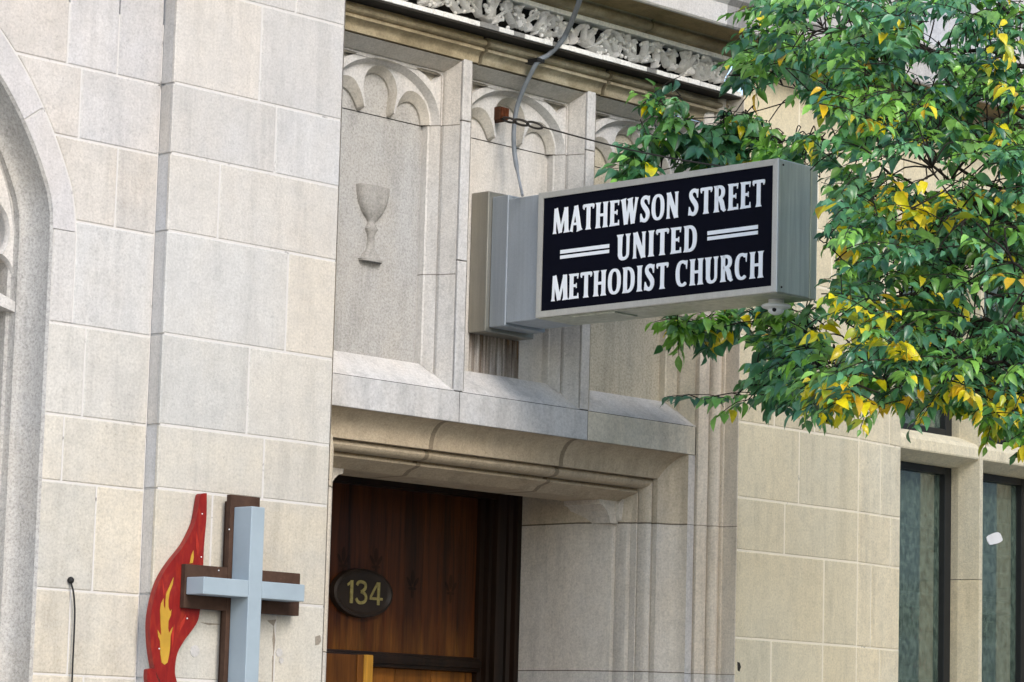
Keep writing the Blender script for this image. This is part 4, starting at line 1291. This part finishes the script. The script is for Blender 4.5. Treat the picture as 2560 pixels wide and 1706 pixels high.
# limbs: (height on trunk, list of (px, py, y), start radius)
LIMBS = [
 (3.3, [(2620, 190, 10.3), (2480, 130, 10.5), (2310, 126, 10.7), (2160, 96, 10.8), (2070, 78, 10.9), (1985, 10, 11.0)], .030),
 (3.0, [(2620, 330, 10.2), (2440, 190, 10.5), (2300, 115, 10.6), (2250, 0, 10.7), (2220, -60, 10.7)], .026),
 (2.9, [(2600, 300, 10.4), (2440, 215, 10.8), (2280, 105, 11.1), (2075, 85, 11.3), (1950, 40, 11.4)], .022),
 (2.6, [(2620, 420, 10.2), (2460, 380, 10.6), (2330, 250, 10.9), (2210, 190, 11.1), (1990, 225, 11.3), (1890, 170, 11.4)], .024),
 (2.4, [(2610, 520, 10.3), (2430, 440, 10.8), (2230, 330, 11.2), (2040, 205, 11.4), (1950, 262, 11.5), (1720, 300, 11.55), (1640, 250, 11.6)], .022),
 (2.2, [(2600, 600, 10.0), (2430, 500, 10.2), (2290, 380, 10.3), (2170, 300, 10.35), (2060, 265, 10.4)], .024),
 (1.9, [(2620, 700, 10.5), (2420, 560, 11.0), (2230, 430, 11.3), (2050, 350, 11.4), (1900, 370, 11.5), (1720, 410, 11.55), (1570, 440, 11.6)], .022),
 (1.6, [(2600, 730, 10.3), (2420, 650, 10.8), (2270, 620, 11.1), (2110, 625, 11.3), (2050, 600, 11.35)], .026),
 (1.5, [(2620, 800, 10.1), (2440, 720, 10.3), (2300, 560, 10.4), (2180, 480, 10.5)], .022),
 (1.3, [(2600, 870, 10.2), (2400, 790, 10.5), (2250, 740, 10.8), (2080, 790, 11.1), (1900, 850, 11.4), (1740, 830, 11.5)], .024),
 (1.2, [(2600, 960, 9.9), (2430, 900, 10.0), (2250, 880, 10.2), (2080, 900, 10.4), (1940, 970, 10.5), (1800, 990, 10.5), (1690, 992, 10.5)], .020),
 (1.1, [(2620, 1000, 9.8), (2470, 980, 10.0), (2300, 950, 10.2), (2150, 970, 10.4), (2030, 1020, 10.5)], .020),
 (1.4, [(2640, 760, 9.6), (2520, 640, 9.7), (2400, 520, 9.8), (2330, 420, 9.9)], .020),
 (4.2, [(2600, 40, 10.4), (2480, -20, 10.6), (2380, -40, 10.8), (2200, -60, 11)], .028),
]
limb_pts = []
for zt_, pl_, r0 in LIMBS:
    s = tp(zt_)
    pts = [tuple(s)] + [tuple(P3(q[0], q[1], q[2] + .25 - near(q[0]))) for q in pl_]
    pc = catmull(pts, 5)
    pc = [tuple(Vector(p) + Vector((tr.uniform(-1, 1), tr.uniform(-1, 1), tr.uniform(-1, 1))) * .012) if 0 < i < len(pc) - 1 else p for i, p in enumerate(pc)]
    mb = MB(); n = len(pc)
    rr = [max(.0034, r0 * .52 * (1 - i / n) ** .9) for i in range(n)]
    mb.tube(pc, rr, 7)
    mb.build("limb", MAT['bark'], tree, smooth=60)
    limb_pts += [(Vector(p), proj(Vector(p))) for p in pc]

# leaves ------------------------------------------------------------
def inside(x, y, poly):
    c = False
    for (xa, ya), (xb, yb) in zip(poly, poly[1:] + poly[:1]):
        if (ya > y) != (yb > y) and x < (xb - xa) * (y - ya) / (yb - ya) + xa: c = not c
    return c
REG = [  # outline of a bough as seen from the street, number of sprays, depth range
 ([(1900, -40), (2640, -40), (2640, 120), (2350, 150), (2100, 120), (1950, 95), (1870, 95)], 78, (10.3, 11.4)),
 ([(1850, 95), (1960, 60), (2330, 130), (2640, 150), (2640, 400), (2330, 330), (2150, 260), (2060, 215), (1900, 190), (1850, 165)], 120, (10.3, 11.4)),
 ([(2020, 230), (2200, 230), (2340, 300), (2640, 360), (2640, 700), (2330, 700), (2120, 560), (2080, 470), (2150, 400), (2080, 300)], 165, (10.0, 11.3)),
 ([(2060, 470), (2200, 500), (2330, 680), (2640, 690), (2640, 1000), (2440, 1020), (2220, 900), (2100, 760), (2060, 700)], 165, (9.9, 11.3)),
 ([(1990, 860), (2120, 750), (2400, 860), (2640, 960), (2640, 1060), (2480, 1030), (2260, 1000), (2190, 1010), (2100, 1035), (2010, 1035), (1960, 960)], 100, (9.9, 10.9)),
 ([(1560, 445), (1580, 380), (1640, 330), (1760, 330), (1860, 275), (1960, 290), (2060, 330), (2090, 420), (2040, 430), (1900, 410), (1700, 430)], 92, (11.35, 11.75)),
 ([(1620, 225), (1650, 200), (1690, 245), (1720, 300), (1640, 320)], 9, (11.4, 11.7)),
 ([(1770, 170), (1860, 130), (1900, 190), (1850, 200)], 9, (11.3, 11.6)),
 ([(1660, 800), (1830, 780), (2060, 740), (2080, 860), (1990, 900), (1870, 850), (1780, 860), (1690, 840)], 60, (11.3, 11.7)),
 ([(1850, 880), (1960, 830), (2010, 900), (1990, 1000), (1900, 1000), (1870, 950)], 38, (10.5, 11.3)),
 ([(2450, 1010), (2640, 1000), (2640, 1080), (2540, 1100), (2470, 1070)], 16, (9.9, 10.5)),
]
EXPL = [  # single sprays that show against the wall or in front of the rest: start, end, depth, leaves, yellow
 ((1830, 1000), (1668, 992), 10.5, 14, 0), ((1900, 985), (1760, 1000), 10.5, 12, 0), ((1870, 1000), (1790, 1045), 10.5, 9, 0), ((1950, 985), (1850, 1010), 10.45, 8, 0),
 ((2190, 940), (2110, 1010), 10.3, 8, 1), ((2260, 1000), (2130, 1062), 10.25, 7, 1), ((2320, 930), (2260, 1040), 10.25, 7, 1), ((2060, 1000), (2010, 1060), 10.4, 7, 0),
 ((2180, 1010), (2150, 1075), 10.2, 6, 1), ((2330, 1010), (2275, 1075), 10.2, 6, 0), ((2400, 900), (2370, 980), 10.1, 6, 1), ((2560, 980), (2530, 1040), 9.9, 6, 1),
 ((2170, 300), (2030, 240), 10.35, 10, 0), ((2240, 330), (2140, 290), 10.3, 9, 1), ((2330, 250), (2310, 275), 10.2, 5, 1), ((2490, 60), (2530, 150), 10.2, 7, 1),
 ((2100, 250), (2055, 285), 10.3, 5, 1), ((2190, 300), (2150, 330), 10.3, 5, 1),
 ((1660, 320), (1635, 215), 11.6, 8, 0), ((1640, 400), (1545, 385), 11.62, 8, 0), ((1600, 440), (1540, 448), 11.62, 7, 0), ((1720, 330), (1690, 255), 11.55, 7, 0),
 ((1760, 800), (1655, 865), 11.6, 6, 0), ((1800, 830), (1765, 890), 11.5, 6, 0), ((1940, 860), (1870, 945), 11.3, 7, 0), ((1880, 160), (1790, 165), 11.4, 7, 0),
 ((1960, 110), (1850, 105), 11.3, 8, 0), ((2000, 40), (1880, 20), 11.2, 8, 0), ((2500, 640), (2420, 590), 9.8, 8, 0), ((2440, 480), (2360, 450), 9.85, 8, 0),
 ((2560, 700), (2470, 690), 9.7, 8, 1), ((2330, 560), (2420, 540), 10.0, 6, 1), ((2540, 230), (2480, 200), 10.1, 7, 1),
]
SIGN_POLY = [(1185, 475), (1345, 480), (1945, 392), (2045, 405), (2045, 752), (1985, 770), (1968, 800), (1890, 800), (1880, 778), (1345, 815), (1190, 840)]
GREENS = [(.028, .086, .034), (.042, .112, .036), (.058, .135, .030), (.020, .066, .034), (.082, .165, .032), (.034, .096, .050), (.052, .122, .046)]
lm, ym, tw = MB(), MB(), MB()
lm.v = []
def leaf(mb, base, d, nrm, L, W, tint, curl=.5, fold=.5):
    d = d.normalized(); s = d.cross(nrm)
    if s.length < 1e-3: s = d.orthogonal()
    s.normalize(); u = s.cross(d)
    c = base + d * L * .5
    px, py = proj(c)
    if inside(px, py, SIGN_POLY) and c.y < 11.3 and c.x < XS + SXW + .05: return
    if c.y > 11.93: return
    if XS - .08 < c.x < XS + SXW + .06 and SY0 - .08 < c.y < 12.4 and SZ0 - .06 < c.z < SZ1 + .06: return
    prof_ = [(0, .03), (.16, .62), (.36, 1.0), (.58, .88), (.80, .48), (1.0, .02)]
    ids = []
    for t, w in prof_:
        bend = curl * t * t
        ctr = base + d * (L * t * (1 - .12 * curl * t)) - u * (L * bend * .55)
        ww = W * .5 * w
        wob = u * (L * .02 * math.sin(t * 9 + L * 90))
        ids.append((mb.vert(ctr + s * ww + u * (ww * fold) + wob), mb.vert(ctr), mb.vert(ctr - s * ww + u * (ww * fold) - wob)))
    for a, b in zip(ids, ids[1:]):
        mb.face((a[0], a[1], b[1], b[0]), tint); mb.face((a[1], a[2], b[2], b[1]), tint)

def spray(p0, p1, nl, yellow):
    for q in (p0, p0.lerp(p1, .5), p1):
        if q.y < 11.3 and q.x < XS + SXW + .05 and inside(*proj(q), SIGN_POLY): return
    d = (p1 - p0); Lt = d.length; d.normalize()
    h = Vector((d.x, d.y, 0));
    sidev = d.cross(Vector((0, 0, 1)))
    if sidev.length < .05: sidev = Vector((tr.uniform(-1, 1), tr.uniform(-1, 1), 0))
    sidev.normalize()
    pts = [p0, p0.lerp(p1, .35) + Vector((0, 0, .02)), p0.lerp(p1, .7) + Vector((0, 0, .015)), p1]
    pc = [Vector(q) for q in catmull([tuple(q) for q in pts], 3)]
    tw.tube(pc, [.0030 - .0017 * i / len(pc) for i in range(len(pc))], 5, False)
    zone = mnoise.noise(p0 * 1.6 + Vector((7, 1, 4)))
    g = (.095, .195, .030) if zone > .18 and tr.random() < .5 else tr.choice(GREENS)
    lum = tr.uniform(.8, 1.6)
    for k in range(nl):
        t = .12 + .88 * k / max(1, nl - 1)
        b = p0.lerp(p1, t)
        s = 1 if k % 2 else -1
        droop = tr.uniform(.0, .6)
        dd = d * tr.uniform(.35, .8) + sidev * s * tr.uniform(.45, .95) - Vector((0, 0, droop)) + Vector((tr.gauss(0, .15), tr.gauss(0, .15), tr.gauss(0, .12)))
        if k == nl - 1: dd = d - Vector((0, 0, tr.uniform(.2, .7)))
        nrm = Vector((tr.gauss(0, .5) - .15, tr.gauss(0, .5) - .28, 1.0))
        L = p0.y / 10.4 * tr.uniform(.050, .134) * (.8 if k > nl - 3 else 1); W = L * tr.uniform(.40, .52)
        isy = tr.random() < (.62 if yellow else .014)
        if isy:
            kk = tr.uniform(.8, 1.15)
            c_ = tr.choice([(.82, .66, .012), (.86, .74, .02), (.78, .62, .03), (.70, .44, .015), (.42, .46, .03)])
            L *= 1.15; W *= 1.25
            leaf(ym, b, dd, nrm, L, W, tuple(q * kk for q in c_), tr.uniform(.3, 1.0))
        else:
            v = 1.95 * lum * tr.uniform(.75, 1.3)
            leaf(lm, b, dd, nrm, L, W, tuple(q * v for q in g), tr.uniform(.15, 1.0))

def nearest(p):
    best = min(limb_pts, key=lambda q: (q[0] - p).length_squared)
    return best[0]
sprays = []
for poly, n, (ya, yb) in REG:
    xs = [q[0] for q in poly]; ys = [q[1] for q in poly]
    k = 0; tries = 0
    n = int(n * 1.95 if max(xs) > 2200 else n * 1.15)
    while k < n and tries < n * 40:
        tries += 1
        px, py = tr.uniform(min(xs), max(xs)), tr.uniform(min(ys), max(ys))
        if not inside(px, py, poly): continue
        if mnoise.noise(Vector((px / 120, py / 120, 3.1))) < -.20: continue
        y = tr.uniform(ya, yb) - near(px)
        c = P3(px, py, y)
        a = tr.gauss(math.pi, 1.1)          # most sprays grow away from the trunk, towards -X
        d = Vector((math.cos(a) * .9, tr.uniform(-.6, .35), tr.uniform(-.45, .25))).normalized()
        L = tr.uniform(.20, .34)
        yel = tr.random() < ((.48 if mnoise.noise(Vector((px / 170, py / 130, 9.4))) > .24 or py > 960 else .015) if px > 2030 and py > 260 else .015)
        sprays.append((c - d * L * .5, c + d * L * .5, tr.randint(8, 12), yel))
        k += 1
for a, b, y, nl, yel in EXPL:
    sprays.append((P3(*a, y - near(a[0])), P3(*b, y - .04 - near(b[0])), nl, yel))
for p0, p1, nl, yel in sprays:
    spray(p0, p1, nl, yel)
    q = nearest(p0)
    if ((q - p0).length < .28 or tr.random() < .03) and not inside(*proj(q.lerp(p0, .5)), SIGN_POLY):
        mid = q.lerp(p0, .55) + Vector((tr.uniform(-.03, .03), tr.uniform(-.03, .03), tr.uniform(0, .06)))
        tw.tube([Vector(v) for v in catmull([tuple(q), tuple(mid), tuple(p0)], 3)], [.0042, .0041, .004, .0038, .0036, .0034, .0032], 5, False)
# rest of the crown, out of frame over the street and to the right
for _ in range(70):
    a = tr.uniform(0, 2 * math.pi); rr = 1.9 * math.sqrt(tr.random()); z = tr.uniform(1.6, 6.2)
    c = Vector((14.6 + rr * math.cos(a) * 1.0, 7.3 + rr * math.sin(a) * .85, z))
    px, py = proj(c)
    if px < 2720 and py > -120: continue
    if c.y > 11.7: continue
    d = Vector((math.cos(a), math.sin(a), tr.uniform(-.5, .2))).normalized()
    spray(c, c + d * .3, 8, tr.random() < .15)
tw.build("twigs", MAT['bark'], tree, fix=False)
lm.build("green_leaves", MAT['leaf'], tree, smooth='all', fix=False)
yo = ym.build("yellow_leaves", MAT['leaf'], tree, smooth='all', fix=False)
yo["label"] = "yellow autumn leaves among the green"

# number on the plaque (strokes)
mb = MB()
t3 = lambda x, z, d: (x, YD - .032 - d, z)
D1 = ([(.02, .78), (.12, .86), (.20, .96)], [.12, .14, .12]); D1b = ([(.20, 1.0), (.20, 0)], [.20, .20])
D3 = catmull([(.04, .80), (.10, .93), (.22, .96), (.36, .88), (.36, .68), (.26, .56), (.20, .53)], 4)
D3b = catmull([(.20, .53), (.34, .46), (.40, .30), (.36, .12), (.22, .045), (.09, .08), (.02, .22)], 4)
D4 = [([(.34, 1.0), (.34, 0)], [.18, .18]), ([(.30, .98), (.03, .32)], [.13, .13]), ([(.0, .27), (.50, .27)], [.13, .13])]
zb0, sz = .918, .135
def dig(x0, strokes, sx=.175):
    for k, (P, W) in enumerate(strokes):
        ribbon(mb, [(x0 + p[0] * sx, zb0 + p[1] * sz) for p in P], [w * .115 for w in W], t3, .004 + .0004 * k)
dig(12.541, [D1, D1b], .19); 
dig(12.613, [(D3, [.16] * len(D3)), (D3b, [.16] * len(D3b))], .21)
dig(12.728, D4, .21)
mb.build("digits", MAT['gold'], pb)

# ------------------------------------------------------------------ building across the street (mirrored in the window panes)
ob = thing("office_building", "long office front with dark lower floors and pale upper floors across the street", "building", (30, -9, GZ))
mb = MB()
mb.box(8, 70, -9.6, -9.0, 3.4, 16, (.9, .9, .88))
for z in (.9, 1.3, 1.75, 2.1, 2.35, 3.1): mb.box(8, 70, -9.08, -8.9, z, z + .12)
for x in range(8, 70, 2): mb.box(x, x + .09, -9.05, -8.92, GZ, 3.4)
mb.build("wall", MAT['pier'], ob)
mb = MB(); mb.poly([(8, -9.02, GZ), (70, -9.02, GZ), (70, -9.02, 3.4), (8, -9.02, 3.4)])
mb.build("window_band", MAT['dark_glass'], ob)
